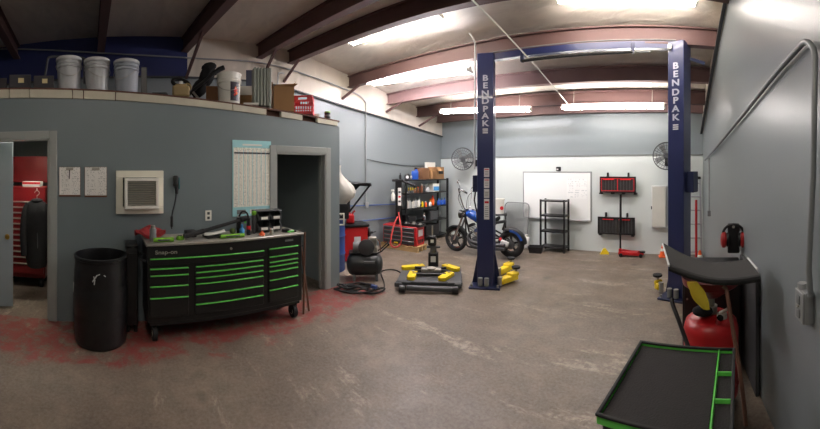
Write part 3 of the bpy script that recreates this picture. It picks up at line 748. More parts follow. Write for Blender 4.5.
# office lamp: a strip light on the office ceiling
lt = thing('office_light', 'small strip light under the office ceiling', 'ceiling light', wp(-.25, -.42, 2.42), PRZ)
MB().box((0, 0, .02), (.9, .3, .04), bev=.005).box((0, -.15, -.06), (.9, .012, .2)).box((0, .15, -.06), (.9, .012, .2)).box((-.45, 0, -.06), (.012, .3, .2)).box((.45, 0, -.06), (.012, .3, .2)).build('housing', 'white', lt)
MB().cyl((-.42, 0, -.015), (.42, 0, -.015), .018, seg=12).build('tube', emis('office tube', (250, 244, 232), 95.0), lt)
# ================================================================ ROLLING TOOL CABINET
TL, TR = at(147, 3.2), at(302, 3.78); dv = TR-TL; TW = dv.length; TRZ = math.atan2(dv.y, dv.x); TU = dv.normalized(); TN = Vector((TU.y, -TU.x, 0))
TD, TZ0, TZ1 = .44, .19, .925
def tl(x, d=0.0): return on_line(x, TL+TN*d, TU)
def tw(s, d, z): v = TL+TU*s-TN*d; v.z = z; return v         # d = depth behind the front
tb_ = thing('tool_cabinet', 'long black rolling tool cabinet with bright green drawer trims against the partition', 'tool cabinet', (TL.x, TL.y, 0), TRZ)
MB().box((TW/2, TD/2, (TZ0+TZ1)/2), (TW, TD, TZ1-TZ0), bev=.008).build('cabinet_body', 'black', tb_)
MB().box((TW/2, TD/2-.005, TZ1+.012), (TW+.03, TD+.03, .026), bev=.006).build('steel_top', 'steel', tb_, label='worn bare steel worktop')
MB().box((TW/2, .02, TZ0-.012), (TW-.06, .03, .03)).build('base_rail', 'black', tb_)
HB = TZ1-TZ0
def zf(f): return TZ1-f*HB
def col(xa_, xb_, fr, end):
    a, b_ = tl(xa_), tl(xb_)
    fr2 = fr+[end]
    for k in range(len(fr)):
        zt, zb = zf(fr2[k]), zf(fr2[k+1])+.006
        d = MB().box(((a+b_)/2, -.008, (zt+zb)/2), (b_-a, .02, zt-zb), bev=.003).build('drawer', 'black', tb_)
        MB().box(((a+b_)/2, -.021, zt-.006), (b_-a-.004, .014, .011), bev=.003).build('drawer_trim', 'green', d, label='bright green drawer trim')
col(149.7, 263.5, [.155], .25)
col(149.7, 188.4, [.285, .373, .513, .663], .93)
col(195.3, 262.8, [.285, .362, .434, .513, .65, .783], .93)
col(268.6, 297.3, [.143, .258, .335, .396, .467, .593, .736], .93)
text_mesh('maker_lettering', 'Snap-on', .052, 'steel', tb_, (tl(166), -.02, zf(.08)), (PI/2, 0, 0))
MB().box((tl(289), -.004, zf(.06)), (.1, .006, .02)).build('badge', 'grey', tb_)
MB().cyl((tl(231), .0, zf(.09)), (tl(231), -.012, zf(.09)), .012, seg=14).build('lock', 'steel', tb_)
for s_, x_ in ((-1, 0), (1, TW)):
    MB().tube([(x_, .08, .76), (x_+s_*.05, .08, .78), (x_+s_*.05, TD-.08, .78), (x_, TD-.08, .76)], .012, 8).build('push_handle', 'black', tb_)
for s in (.08, TW-.08):
    for d_ in (.06, TD-.06):
        c = MB(); c.cyl((s-.022, d_, .07), (s+.022, d_, .07), .07, seg=22); c.box((s, d_, .182), (.08, .09, .014)); c.box((s-.03, d_, .12), (.006, .05, .13)).box((s+.03, d_, .12), (.006, .05, .13))
        w2 = c.build('caster', 'rubber', tb_)
        MB().cyl((s-.026, d_, .07), (s+.026, d_, .07), .03, seg=16).build('wheel_hub', 'steel', w2)
ZT = TZ1+.0255
def ontop(x, y):                # point on the worktop seen at pixel (x, y); kept within the top
    v = fl(x, y, ZT); s = (v-TL).dot(TU); d = -(v-TL).dot(TN)
    return tw(min(max(s, .03), TW-.03), min(max(d, .05), TD-.06), ZT)
# red shop rags
p = ontop(144, 238); p = tw(.06, .3, ZT)
def rag(u, v): return Vector(((u-.5)*.3, (v-.5)*.24, .035+.03*math.sin(5*u+2)*math.cos(4*v)+.03*(1-abs(2*u-1))*(1-abs(2*v-1))+.008*math.sin(13*u+9*v)+.034))
o = MB().sheet(rag, 18, 14, .03).build('shop_rag', 'redcloth', loc=p, rz=TRZ); tag(o, 'crumpled red shop rags on the left end of the worktop', 'rag')
# spray can
p = tw(tl(153.2, -.1), .12, ZT); t = thing('spray_can', 'bare grey spray can standing on the left of the worktop', 'spray can', p)
MB().lathe([(0, 0), (.033, 0), (.034, .006), (.034, .115), (.028, .125), (0, .125)], 24).build('can_body', 'grey', t)
MB().lathe([(0, .126), (.022, .126), (.022, .15), (.018, .152), (0, .152)], 20).build('cap', 'steel', t)
def light(name, label, xa_, xb_, d, rr, cat='torch'):
    a, b_ = tl(xa_, -d), tl(xb_, -d); L = b_-a; p = tw((a+b_)/2, d, ZT)
    t = thing(name, label, cat, p, TRZ)
    MB().cyl((-L/2, 0, rr), (L/2*.8, 0, rr), rr, seg=18).build('light_body', 'lime', t)
    MB().cyl((L/2*.8, 0, rr), (L/2, 0, rr), rr*1.02, seg=18).build('end_cap', 'lime', t)
    MB().box((0, -rr*.9, rr), (L*.6, .012, rr*.7), bev=.003).build('lens', 'dgrey', t)
    return t
light('inspection_light', 'lime green inspection light lying at the left front of the worktop', 153.5, 173.5, .05, .022, 'inspection light')
light('inspection_light', 'lime green inspection light lying mid worktop by the blue bottle', 220.5, 244, .07, .02, 'inspection light')
p = tw(tl(180.5, -.12), .14, ZT); t = thing('lime_puck_light', 'small lime green puck beside the left inspection light', 'light', p); t.name = 'puck_light'
MB().lathe([(0, 0), (.04, 0), (.042, .015), (.03, .035), (0, .038)], 20).build('puck', 'lime', t); MB().lathe([(0, .036), (.02, .036), (.02, .042), (0, .042)], 16).build('lens', 'dgrey', t)
# black tool cases and the long black bar
p = tw(tl(191, -.22), .25, ZT); t = thing('tool_case', 'small black case under the long bar on the worktop', 'case', p, TRZ)
MB().box((0, 0, .035), (.12, .1, .07), bev=.012, seg=2).build('case_body', 'blackp', t); MB().box((0, -.052, .04), (.03, .006, .02), bev=.002).build('latch', 'steel', t)
a = tw(tl(184, -.1), .1, ZT+.035); b_ = tw(tl(246, -.2), .2, 0); b_.z = hz(218, b_.length)
t = thing('torque_bar', 'long black bar leaning across the worktop up to the parts bins', 'bar', a, math.atan2((b_-a).y, (b_-a).x))
L2 = Vector(((b_-a).to_2d().length, 0, (b_-a).z)); Lh = L2.length; u_ = L2/Lh
def al(k): return u_*k*Lh
MB().cyl(al(.0), al(.3), .026, .024, seg=14).build('grip', 'rubber', t)
MB().cyl(al(.3), al(.93), .02, .017, seg=14).build('shaft', 'black', t)
MB().box(al(.96), (.1, .05, .055), rot=(0, -math.asin(u_.z), 0), bev=.012, seg=2).build('ratchet_head', 'blackp', t)
MB().cyl(al(.96)+Vector((.02, 0, 0)), al(.96)+Vector((.02, 0, -.05)), .012, seg=10).build('drive_square', 'green', t)
# white tray / papers
p = tw(tl(214, -.17), .18, ZT); t = thing('paper_pad', 'open white pad with a black cover on the worktop', 'pad', p, TRZ-.1)
MB().box((0, 0, .01), (.2, .16, .02), rot=(0, 0, .2), bev=.004).build('cover', 'black', t)
MB().sheet(lambda u, v: Vector(((u-.5)*.22, (v-.5)*.13, .034+.03*u*u+.012*math.sin(4*v))), 10, 8, .006).build('pages', 'paper', t)
p = tw(tl(233, -.27), .28, ZT); tag(MB().sph((0, 0, .03), (.09, .07, .06), 14).build('glove', mat('olive cloth', (92, 112, 60), .9), loc=p), 'rolled olive green glove behind the right inspection light', 'glove')
# bottles and tools by the bins
p = tw(tl(239.4, -.26), .28, ZT); t = thing('spray_can', 'tall black can with a pale cap left of the blue bottle', 'spray can', p)
MB().lathe([(0, 0), (.026, 0), (.027, .16), (.02, .175), (0, .175)], 20).build('can_body', 'black', t); MB().lathe([(0, .176), (.016, .176), (.016, .2), (0, .202)], 16).build('cap', 'lid', t)
p = tw(tl(242, -.1), .1, ZT); t = thing('bottle', 'small light blue bottle on the worktop by the parts bins', 'bottle', p)
MB().lathe([(0, 0), (.023, 0), (.025, .01), (.025, .075), (.012, .095), (.012, .105), (0, .105)], 20).build('bottle_body', 'lblue', t); MB().lathe([(0, .106), (.013, .106), (.012, .128), (0, .13)], 14).build('cap', 'lblue', t)
p = tw(tl(249, -.14), .15, ZT); t = thing('air_ratchet', 'upright black and red air tool beside the parts bins', 'air tool', p, TRZ)
MB().lathe([(0, 0), (.02, 0), (.022, .02), (.02, .1), (.016, .16), (.022, .18), (0, .19)], 18).build('tool_body', 'black', t); MB().lathe([(.021, .06), (.024, .06), (.024, .1), (.021, .1)], 18).build('red_band', 'crate', t)
MB().tube(smooth([(0, 0, .18), (-.02, .01, .24), (-.07, .02, .25), (-.1, .03, .2)], 4), .01, 8).build('air_whip', 'black', t)
p = tw(tl(254, -.2), .2, ZT); t = thing('grease_gun', 'slim dark upright tool with a green head beside the parts bins', 'tool', p, TRZ)
MB().lathe([(0, 0), (.017, 0), (.017, .2), (0, .2)], 16).build('barrel', 'dgrey', t); MB().box((0, 0, .225), (.05, .035, .05), bev=.01).build('head', 'lime', t)
# parts bin organiser with four bins
ba, bb = tl(257, -.2), tl(281.5, -.2); bw = bb-ba; p = tw((ba+bb)/2, .25, ZT); ht = hz(208.5, p.length)-ZT
t = thing('parts_bin_rack', 'black rack of four small tilted parts bins with white labels on the worktop', 'parts bins', p, TRZ)
MB().box((0, .08, ht/2), (bw, .012, ht), bev=.003).box((0, .01, ht-.008), (bw, .15, .014), bev=.003).box((-bw/2, .03, ht/2), (.01, .11, ht)).box((bw/2, .03, ht/2), (.01, .11, ht)).build('rack', 'dgrey', t)
for i in (0, 1):
    for j in (0, 1):
        cx, cz = (i-.5)*bw*.49, .028+j*(ht*.47)
        w2, h2, d2 = bw*.43, ht*.38, .15
        b = MB(); th = .005
        b.box((cx, 0, cz), (w2, d2, th)).box((cx, d2/2, cz+h2/2), (w2, th, h2))
        for k in (-1, 1): b.poly([(cx+k*w2/2, d2/2, cz), (cx+k*w2/2, d2/2, cz+h2), (cx+k*w2/2, -d2*.1, cz+h2), (cx+k*w2/2, -d2/2, cz+h2*.45), (cx+k*w2/2, -d2/2, cz)], (.005*-k, 0, 0))
        b.box((cx, -d2/2, cz+h2*.2), (w2, th, h2*.42))
        bn = b.build('bin', 'dgrey', t)
        MB().box((cx, -d2/2-.005, cz+h2*.22), (w2*.6, .004, h2*.3)).build('bin_label', 'paper', bn)
p = tw(tl(262.5, -.06), .07, ZT); t = thing('plug_cap', 'small orange plug in front of the parts bins', 'plug', p)
MB().lathe([(0, 0), (.03, 0), (.032, .018), (.018, .03), (.012, .045), (0, .046)], 18).build('plug_body', 'orange', t)
p = tw(tl(272, -.06), .07, ZT); t = thing('jar', 'small smoky jar in front of the parts bins', 'jar', p)
MB().lathe([(0, 0), (.022, 0), (.022, .045), (.015, .052), (0, .052)], 18).build('jar_body', 'glassb', t); MB().lathe([(0, .053), (.018, .053), (.018, .065), (0, .066)], 18).build('jar_lid', 'lid', t)
p = tw(tl(286, -.12), .13, ZT); t = thing('tape_roll', 'black tape roll at the right end of the worktop', 'tape', p)
MB().lathe([(.022, 0), (.045, 0), (.045, .03), (.022, .03)], 24).build('tape', 'black', t)
p = tw(tl(292, -.06), .07, ZT); t = thing('marker_pen', 'green marker lying on the right end of the worktop', 'marker', p, TRZ)
MB().cyl((-.05, 0, .01), (.03, 0, .01), .009, seg=12).build('pen_barrel', 'green', t); MB().cyl((.03, 0, .01), (.06, 0, .01), .0095, seg=12).build('pen_cap', 'black', t)

# side locker between the drum and the cabinet
lk = thing('side_locker', 'narrow black locker between the black drum and the tool cabinet', 'locker', tw(-.128, .27, 0), TRZ)
MB().box((0, .06, .47), (.125, .22, .8), bev=.012).build('locker_body', 'blackp', lk)
MB().box((0, -.056, .45), (.11, .014, .72), bev=.004).build('locker_door', 'black', lk)
MB().box((0, .05, .885), (.13, .24, .03), bev=.014, seg=2).build('locker_lid', 'blackp', lk)
for sx in (-.04, .04):
    for sy in (-.01, .13): MB().cyl((sx, sy, 0), (sx, sy, .08), .02, seg=10).build('foot', 'rubber', lk)
# black plastic drum
p = at(100.5, 3.29); t = thing('drum', 'open black plastic drum used as a bin in front of the partition', 'drum', p)
R = .252
prof = [(0, 0), (R*.93, 0), (R*.98, .012), (R*1.0, .04), (R*1.02, .2), (R*1.05, .28), (R*1.03, .3), (R*1.05, .32), (R*1.06, .45), (R*1.05, .56), (R*1.03, .58), (R*1.05, .6), (R*1.02, .7), (R*.99, .81), (R*1.0, .83), (R*1.03, .835), (R*1.03, .862), (R*.97, .866), (R*.95, .84), (R*.95, .5), (R*.93, .03), (0, .02)]
MB().lathe([(r_, z_*.965) for r_, z_ in prof], 56).build('drum_body', 'drum', t)
sm = MB(); fa = facing(p)
def dpt_(a, z, o=.0015): q = R*1.025+o; return Vector((q*math.sin(a), -q*math.cos(a), z))
t.rotation_euler = (0, 0, fa)
sm = MB()
for (a0, z0, a1, z1, r_) in ((-.28, .64, -.12, .70, .006), (-.12, .70, -.02, .71, .005), (-.2, .66, -.22, .615, .006), (-.24, .69, -.2, .65, .005), (.12, .7, .18, .69, .004)):
    MB().cyl(dpt_(a0, z0), dpt_(a1, z1), r_, seg=5).build('paint_smear', 'lid', t, label='dried white paint smear')
MB().box((-R*1.03, -.03, .52), (.006, .06, .09)).build('drum_label', 'lid', t)
# two rods leaning on the right end of the cabinet
def rod(x0, y0, x1, y1, dd, r_, label, m='wood'):
    a = fl(x0, y0); e = tw(TW+.09, dd, .93)
    q = Vector((e.x, e.y, .93))
    o = MB().tube([a-a, (q-a)*.5+Vector((0, 0, 0)), q-a], r_, 8).build('leaning_rod', m, loc=a); tag(o, label, 'rod'); return o
rod(303.5, 314, 300, 238, .08, .012, 'inner brown rod leaning on the right end of the tool cabinet')
rod(309, 311, 301, 240, .2, .012, 'outer brown rod leaning on the right end of the tool cabinet')
# ================================================================ CORNER BEHIND THE PARTITION
p = at(330, 5.6); t = thing('steel_drum', 'blue steel drum just behind the partition corner', 'drum', p)
MB().lathe([(0, 0), (.24, 0), (.25, .015), (.25, .27), (.258, .285), (.25, .3), (.25, .56), (.258, .575), (.25, .59), (.25, .84), (.255, .85), (.25, .86), (.235, .855), (.235, .845), (0, .845)], 40).build('drum_body', 'drumblue', t)
MB().lathe([(0, .846), (.03, .846), (.03, .858), (0, .858)], 14, (.14, 0, 0)).build('bung', 'steel', t)
q = at(338, 5.56); zb = .862
t = thing('storage_crate', 'black crate on the blue drum behind the partition corner', 'crate', (q.x, q.y, zb), facing(q))
b = MB(); w_, d_, h_ = .34, .26, .24
for c, d in (((0, 0, .006), (w_, d_, .012)), ((0, -d_/2, h_/2), (w_, .01, h_)), ((0, d_/2, h_/2), (w_, .01, h_)), ((-w_/2, 0, h_/2), (.01, d_, h_)), ((w_/2, 0, h_/2), (.01, d_, h_)), ((0, -d_/2-.006, h_-.02), (w_+.03, .014, .03)), ((0, d_/2+.006, h_-.02), (w_+.03, .014, .03)), ((-w_/2-.006, 0, h_-.02), (.014, d_, .03)), ((w_/2+.006, 0, h_-.02), (.014, d_, .03))): b.box(c, d, bev=.002)
b.build('crate_body', 'blackp', t)
# plastic bag standing in the crate
bg = MB(); rr = []
for k, (z, a, dx) in enumerate([(.02, .11, 0), (.1, .12, .0), (.22, .128, .0), (.27, .15, .02), (.33, .19, .06), (.42, .2, .075), (.5, .18, .06), (.57, .14, .05), (.64, .085, .03), (.72, .035, .02), (.8, .02, .018), (.85, .034, .015)]):
    rr.append([Vector((dx+a*math.cos(2*PI*i/36)*(1+.08*math.sin(3*2*PI*i/36+.6*k)+(.05+.012*k)*math.sin(9*2*PI*i/36+.5*k)), .72*a*math.sin(2*PI*i/36)*(1+.09*math.cos(4*2*PI*i/36+k)), z)) for i in range(36)])
bg.rings(rr); o = bg.build('plastic_bag', 'bag', loc=(q.x, q.y, zb+.014), rz=facing(q)); tag(o, 'translucent white plastic bag of rubbish standing in the black crate', 'bag')
# beige chair frame fragment and red jug beside the drum
cq = at(341.3, 5.36); z0_, z1_ = hz(225.5, 5.36), hz(213, 5.36)
t = thing('plastic_grating', 'small cream plastic grating hooked over the front of the blue drum', 'grating', (cq.x, cq.y, z0_), facing(cq))
fh_ = z1_-z0_; b = MB()
for k in (-1, 1): b.box((k*.04, 0, fh_/2), (.022, .03, fh_), bev=.006)
for z in (.012, fh_/2, fh_-.012): b.box((0, 0, z), (.06, .026, .022), bev=.005)
b.build('frame_body', 'cream', t); MB().box((0, .03, fh_-.03), (.03, .05, .014), bev=.003).build('hook', 'cream', t)
# red machine cabinet with black top
mp = at(355, 6.15); r = mp.length; MZ = hz(225, r); mw = 24/F*r
mt = thing('machine_cabinet', 'red machine cabinet with a black top and a side reel by the left wall', 'machine', (mp.x, mp.y, 0), facing(mp)+.25)
MB().box((0, .1, MZ/2), (mw, .4, MZ-.03), bev=.015).build('cabinet_body', 'red', mt)
MB().box((0, .1, MZ+.0), (mw+.05, .45, .05), bev=.015, seg=2).build('black_top', 'black', mt)
MB().lathe([(0, 0), (.06, 0), (.085, .01), (.085, .035), (.06, .045), (.025, .05), (.025, .09), (0, .09)], 24, (mw/2+.01, -.04, MZ-.14), (0, PI/2, 0)).build('side_reel', 'blackp', mt)
MB().tube([(mw/2+.1, -.04, MZ-.14), (mw/2+.17, -.04, MZ-.13)], .012, 8).build('reel_crank', 'dgrey', mt)
MB().box((.02, -.103, MZ*.62), (.12, .006, .1), bev=.002).build('machine_label', 'lid', mt)
jq = mp+Vector((math.cos(mt.rotation_euler.z), math.sin(mt.rotation_euler.z), 0))*(-.09); jq.z = MZ+.027
t = thing('fuel_can', 'small red fuel can on the black top of the red machine cabinet', 'fuel can', jq, facing(jq))
MB().box((0, .05, .08), (.15, .11, .16), bev=.025, seg=3).build('can_body', 'red', t); MB().tube([(.04, .05, .155), (.05, .05, .2), (.09, .05, .23)], .015, 10).build('spout', 'red', t)
MB().tube(arc((-.02, .05, .155), .035, 0, PI, 8), .009, 8).build('handle', 'red', t)
# black wall shelf with a long diagonal strut
wy = 3.62; wx = Xl(wy)
o = thing('wall_shelf', 'black bracketed shelf jutting from the left wall behind the bag', 'shelf', (wx+.005, wy, 0), 0)
z1 = 1.40; L_ = .78
MB().box((L_/2, -.22, z1), (L_, .5, .025), bev=.004).build('shelf_board', 'black', o)
MB().box((L_/2, .03, z1-.03), (L_, .03, .05), bev=.004).build('bracket_arm', 'black', o)
MB().cyl((.03, .03, .80), (L_-.03, .03, z1-.03), .018, seg=8).build('strut', 'black', o)
MB().box((.015, .03, 1.1), (.03, .04, .66), bev=.004).build('wall_plate', 'black', o)
MB().poly([(.03, .02, z1-.05), (L_*.55, .02, z1-.05), (.25, .02, z1-.16), (.03, .02, z1-.4)], (0, .008, 0)).build('gusset', 'black', o)
# air compressor
cA, cB = at(346.5, 5.14), at(383, 5.14); cv_ = cB-cA; CL = cv_.length; crz = math.atan2(cv_.y, cv_.x)
t = thing('air_compressor', 'black horizontal air compressor with a grey pump in front of the red machine', 'compressor', (cA.x, cA.y, 0), crz)
R = .172; zc = .225
MB().lathe([(0, -.0), (R*.5, .012), (R*.85, .045), (R, .1), (R, CL-.1), (R*.85, CL-.045), (R*.5, CL-.012), (0, CL)], 36, (0, 0, zc), (0, PI/2, 0)).build('tank', 'tank', t)
MB().torus((CL-.1, 0, zc), R+.002, .005, (0, PI/2, 0), 36, 6).build('weld_seam', 'tank', t)
for x_ in (.1, CL-.12):
    MB().poly([(x_, -.15, 0), (x_, .15, 0), (x_, .1, .11), (x_, -.1, .11)], (.04, 0, 0)).build('foot', 'tank', t)
MB().lathe([(0, 0), (.075, 0), (.08, .01), (.08, .17), (.06, .2), (0, .21)], 24, (.1, 0, zc+R+.08), (0, PI/2, 0)).build('motor', 'grey', t)
pm = MB(); pm.box((.4, 0, zc+R+.05), (.14, .13, .1), bev=.012)
for k in range(5): pm.box((.4, 0, zc+R+.11+.022*k), (.12, .13, .01))
pm.box((.4, 0, zc+R+.22), (.11, .11, .03), bev=.008); pm.build('pump_head', 'steel', t)
MB().lathe([(0, 0), (.11, 0), (.12, .006), (.12, .022), (.11, .028), (0, .028)], 28, (.3, -.1, zc+R+.1), (PI/2, 0, 0)).build('belt_guard', 'dgrey', t)
MB().box((.26, 0, zc+R+.008), (.44, .2, .014), bev=.003).build('mounting_plate', 'tank', t)
for sy in (-.08, .08):
    MB().tube([(CL-.16, sy, zc+R-.03), (CL-.03, sy, zc+R+.03), (CL+.08, sy, zc+R+.13)], .011, 8).build('handle_rail', 'black', t)
MB().tube([(CL+.08, -.09, zc+R+.13), (CL+.08, .09, zc+R+.13)], .013, 8).build('handle_grip', 'rubber', t)
MB().lathe([(0, 0), (.025, 0), (.025, .02), (0, .02)], 16, (CL*.75, -.02, zc+R+.03), (PI/2, 0, 0)).build('pressure_gauge', 'lid', t)
MB().tube(smooth([(.42, .02, zc+R+.2), (.5, .04, zc+R+.16), (.52, .02, zc+R+.0)], 5), .008, 8).build('discharge_pipe', 'brown', t)
MB().box((CL*.62, -R*.93, zc+.05), (.16, .012, .06), rot=(.3, 0, 0)).build('tank_label', 'grey', t)
# hose coiled on the floor
hc = fl(360, 291); hc.z = 0
pts = []; hR_ = Matrix.Rotation(facing(hc), 4, 'Z')
n = 150
for k in range(n+1):
    a = k/n*2*PI*4.6; R_ = .2+.085*math.sin(k*.09)+.03*math.sin(k*.31); ex = 1.25
    lx_, ly_ = R_*ex*math.cos(a+.4)+.03*math.sin(k*.05), .5*R_*math.sin(a+.4)+.03*math.cos(k*.04)
    pts.append(hc+hR_ @ Vector((lx_, ly_, .014+.028*(k/n)*2.2+.012*math.sin(k*.7))))
tag(MB().tube(pts, .0125, 8).build('air_hose', 'rubber'), 'black hose coiled on the floor by the partition corner', 'hose')
pts = [fl(384, 290, .012), fl(384, 282, .012), fl(381, 272, .012), fl(390, 269.5, .012), fl(398, 271, .012), fl(402, 275, .012), fl(401, 280, .012)]
tag(MB().tube(smooth(pts, 6), .009, 8).build('power_hose', 'rubber'), 'thin black hose looping across the floor to the low platform lift', 'hose')
bc = fl(371, 280, 0); tag(MB().box((0, 0, .03), (.09, .05, .05), bev=.015, seg=2).build('hose_reel_handle', 'drumblue', loc=bc, rz=.5), 'small blue coupling lying on the coiled black hose', 'coupling')
bc = bpy.data.objects['hose_reel_handle']; bc.name = 'hose_coupling'; bc.location.z = .075; bc.location = fl(374, 289, .075)

# ================================================================ RED CHEST ON A PALLET, BLACK STAND, STEEL RACK
PL0, PL1 = at(381, 7.22), at(417.5, 6.7); dv = PL1-PL0; PW = dv.length; prz = math.atan2(dv.y, dv.x)
t = thing('pallet', 'bare wooden pallet under the red drawer chest', 'pallet', (PL0.x, PL0.y, 0), prz)
PD = .38
for k in range(3): MB().box((PW/2, .04+k*(PD-.08)/2, .045), (PW, .06, .09)).build('stringer', 'pallet', t)
for k in range(7): MB().box((.04+k*(PW-.08)/6, PD/2, .1), (.085, PD, .02)).build('deck_board', 'pallet', t)
for k in range(3): pass
cb = PL0+dv.normalized()*.03+Vector((-dv.y, dv.x, 0)).normalized()*.03; CW = PW-.07; CD = .31; CH = .385
t = thing('drawer_chest', 'red chest with four dark grey drawers standing on the pallet', 'tool chest', (cb.x, cb.y, .111), prz)
MB().box((CW/2, CD/2, CH/2), (CW, CD, CH), bev=.012).build('chest_body', 'red', t)
for k in range(4):
    d = MB().box((CW/2-.01, -.008, .06+k*.088), (CW*.9, .022, .076), bev=.006).build('drawer', 'dgrey', t)
    MB().box((CW/2-.01, -.022, .06+k*.088+.03), (CW*.86, .016, .012), bev=.003).build('drawer_pull', 'grey', d)
MB().box((CW*.42, -.0205, .035), (.1, .004, .03)).build('yellow_sticker', 'yellow', t, label='yellow sticker')
MB().box((CW+.002, CD*.5, CH*.66), (.006, CD*.55, .13)).build('side_panel', 'lid', t, label='pale side label')
for k in range(3): MB().box((CW+.002, CD*.3+.07*k, CH*.22), (.006, .045, .08), bev=.002).build('side_slot', 'black', t)
top = cb+Vector((0, 0, .111+CH+.002)); ux = dv.normalized(); uy = Vector((-ux.y, ux.x, 0))
def oc(s, d, z=0.0): return top+ux*s+uy*d+Vector((0, 0, z))
t = thing('parts_tray', 'long black tray of parts on top of the red drawer chest', 'tray', oc(CW*.78, .14), prz)
b = MB(); b.box((0, 0, .006), (.5, .22, .012)); 
for k in (-1, 1): b.box((0, k*.11, .025), (.5, .01, .05), bev=.003).box((k*.25, 0, .025), (.01, .22, .05), bev=.003)
b.build('tray_body', 'black', t)
for i, (x_, y_, s_) in enumerate([(-.17, .02, .05), (-.08, -.03, .06), (.02, .03, .07), (.1, -.02, .05), (.18, .02, .06)]):
    o = MB().lathe([(0, 0), (s_*.7, 0), (s_*.7, s_*.5), (s_*.4, s_*.6), (s_*.4, s_*.9), (0, s_*.9)], 14).build('machine_part', 'dgrey' if i % 2 else 'steel', loc=oc(CW*.78+x_, .14+y_, .0145)); tag(o, 'small turned metal part lying in the black parts tray', 'part', 'parts in the black tray')
# black stand with a labelled upright and a side arm
sp_ = oc(.27, .2); r = math.hypot(sp_.x, sp_.y); t = thing('tool_stand', 'black upright stand with a white label strip and side arm behind the red chest', 'stand', sp_, facing(sp_))
zt = hz(180, r)-sp_.z
MB().box((0, 0, .01), (.2, .16, .02), bev=.004).build('base', 'black', t)
MB().box((0, 0, zt/2+.01), (.14, .07, zt-.02), bev=.008).build('upright', 'black', t)
MB().box((.02, -.037, zt*.62), (.07, .004, .38)).build('label_strip', 'paper', t, label='white label strip')
for k in range(3): MB().box((.02, -.04, zt*.62-.1+.1*k), (.05, .003, .04)).build('print_block', 'crate' if k == 1 else 'dgrey', t)
MB().box((-.02, 0, zt-.01), (.24, .09, .05), bev=.01).build('cross_arm', 'black', t)
MB().tube([(.08, 0, zt-.02), (.36, .0, zt-.12)], .026, 8).build('side_arm', 'black', t)
MB().box((.36, 0, zt-.13), (.06, .06, .07), bev=.012).build('arm_head', 'blackp', t)
hz_ = [(-.02, -.1, .16), (-.08, -.27, .06), (-.15, -.36, -.2), (-.16, -.37, -.36), (-.08, -.38, -.42), (.03, -.38, -.36), (.06, -.37, -.15), (.03, -.28, .08), (.0, -.06, .25)]
def wl(pv, o): return Matrix.Rotation(o.rotation_euler.z, 4, 'Z') @ Vector(pv)+o.location
tag(MB().tube(smooth([wl(v, t) for v in hz_], 6), .016, 10).build('air_hose', 'hose'), 'red rubber hose hanging in a loop in front of the red chest', 'hose')
sb = thing('spray_bottle', 'white spray bottle hung on the left of the black stand', 'spray bottle', wl((-.118, -.02, zt*.52), t), facing(sp_))
MB().lathe([(0, 0), (.042, 0), (.045, .01), (.045, .13), (.018, .18), (.016, .2), (0, .2)], 20).build('bottle_body', 'white', sb)
MB().box((-.01, 0, .225), (.07, .03, .04), bev=.008).box((-.04, 0, .2), (.008, .02, .04)).build('trigger_head', 'white', sb)

# steel storage rack along the left wall in the back corner
RX, RY0 = -5.47, on_line(406, (-5.47, 0), (0, 1)); RY1 = on_line(448.5, (-5.47, 0), (0, 1)); RW = RY1-RY0; RD = .36
def rs(x): return on_line(x, (RX, 0), (0, 1))-RY0
rk = thing('storage_rack', 'black steel storage rack of bottles in the back left corner', 'rack', (RX, RY0, 0), PI/2)
rm = 7.8
RZ = [.1, .47, hz(207, 7.75), hz(192.5, 7.75), hz(179.5, 7.75)]
for x_ in (.02, RW-.02):
    for y_ in (.02, RD-.02): MB().box((x_, y_, RZ[4]/2+.01), (.04, .04, RZ[4]+.02)).build('post', 'black', rk)
for z in RZ: MB().box((RW/2, RD/2, z-.012), (RW, RD, .024), bev=.003).build('shelf', 'black', rk)
def rp(x, d, lev): s = rs(x); return Vector((RX-d, RY0+s, RZ[lev]+.001))
def scale_at(x): return math.hypot(RX, RY0+rs(x))/F         # metres per pixel
def bottle(name, label, x, lev, wpx, hpx, m, capm, d=.09, group=None, cat='bottle', capf=.2, kind='round'):
    p = rp(x, d, lev); sc_ = scale_at(x); R = wpx*sc_/2; h = hpx*sc_
    t = thing(name, label, cat, p, facing(p), group); hb = h*(1-capf)
    if kind == 'round': MB().lathe([(0, 0), (R*.95, 0), (R, .008), (R, hb*.72), (R*.8, hb*.86), (R*.38, hb*.97), (R*.36, hb), (0, hb)], 20).build('bottle_body', m, t)
    else: MB().box((0, 0, hb*.42), (R*2, R*1.3, hb*.84), bev=R*.3, seg=2).box((R*.3, 0, hb*.9), (R*.9, R*.8, hb*.2), bev=R*.15).build('bottle_body', m, t)
    if kind == 'round': MB().lathe([(0, hb+.001), (R*.45, hb+.001), (R*.42, h), (0, h)], 14).build('bottle_cap', capm, t)
    else: MB().lathe([(0, hb+.001), (R*.4, hb+.001), (R*.38, h), (0, h)], 14, (R*.3, 0, 0)).build('bottle_cap', capm, t)
    return t
ordn = ['leftmost', 'second', 'third', 'fourth', 'rightmost']
for i, x in enumerate([409.6, 412.6, 415.5, 418.4, 421.2]):
    bottle('oil_bottle', f'pale oil bottle on the third rack shelf, {ordn[i]} of five' + (' from the left' if 0 < i < 4 else ''), x, 2, 3.1, 10 if i != 2 else 9, 'white' if i % 2 == 0 else 'lid', 'grey', .08+.02*(i % 2), 'pale oil bottles on the rack', kind='jug')
for i, x in enumerate([410.3, 412.5, 414.6]):
    bottle('glue_bottle', f'yellow capped small bottle on the second rack shelf, {["leftmost", "middle", "rightmost"][i]} of three', x, 3, 2.1, 5.6, 'dgrey', 'yellow', .06, 'yellow capped bottles on the rack', capf=.5)
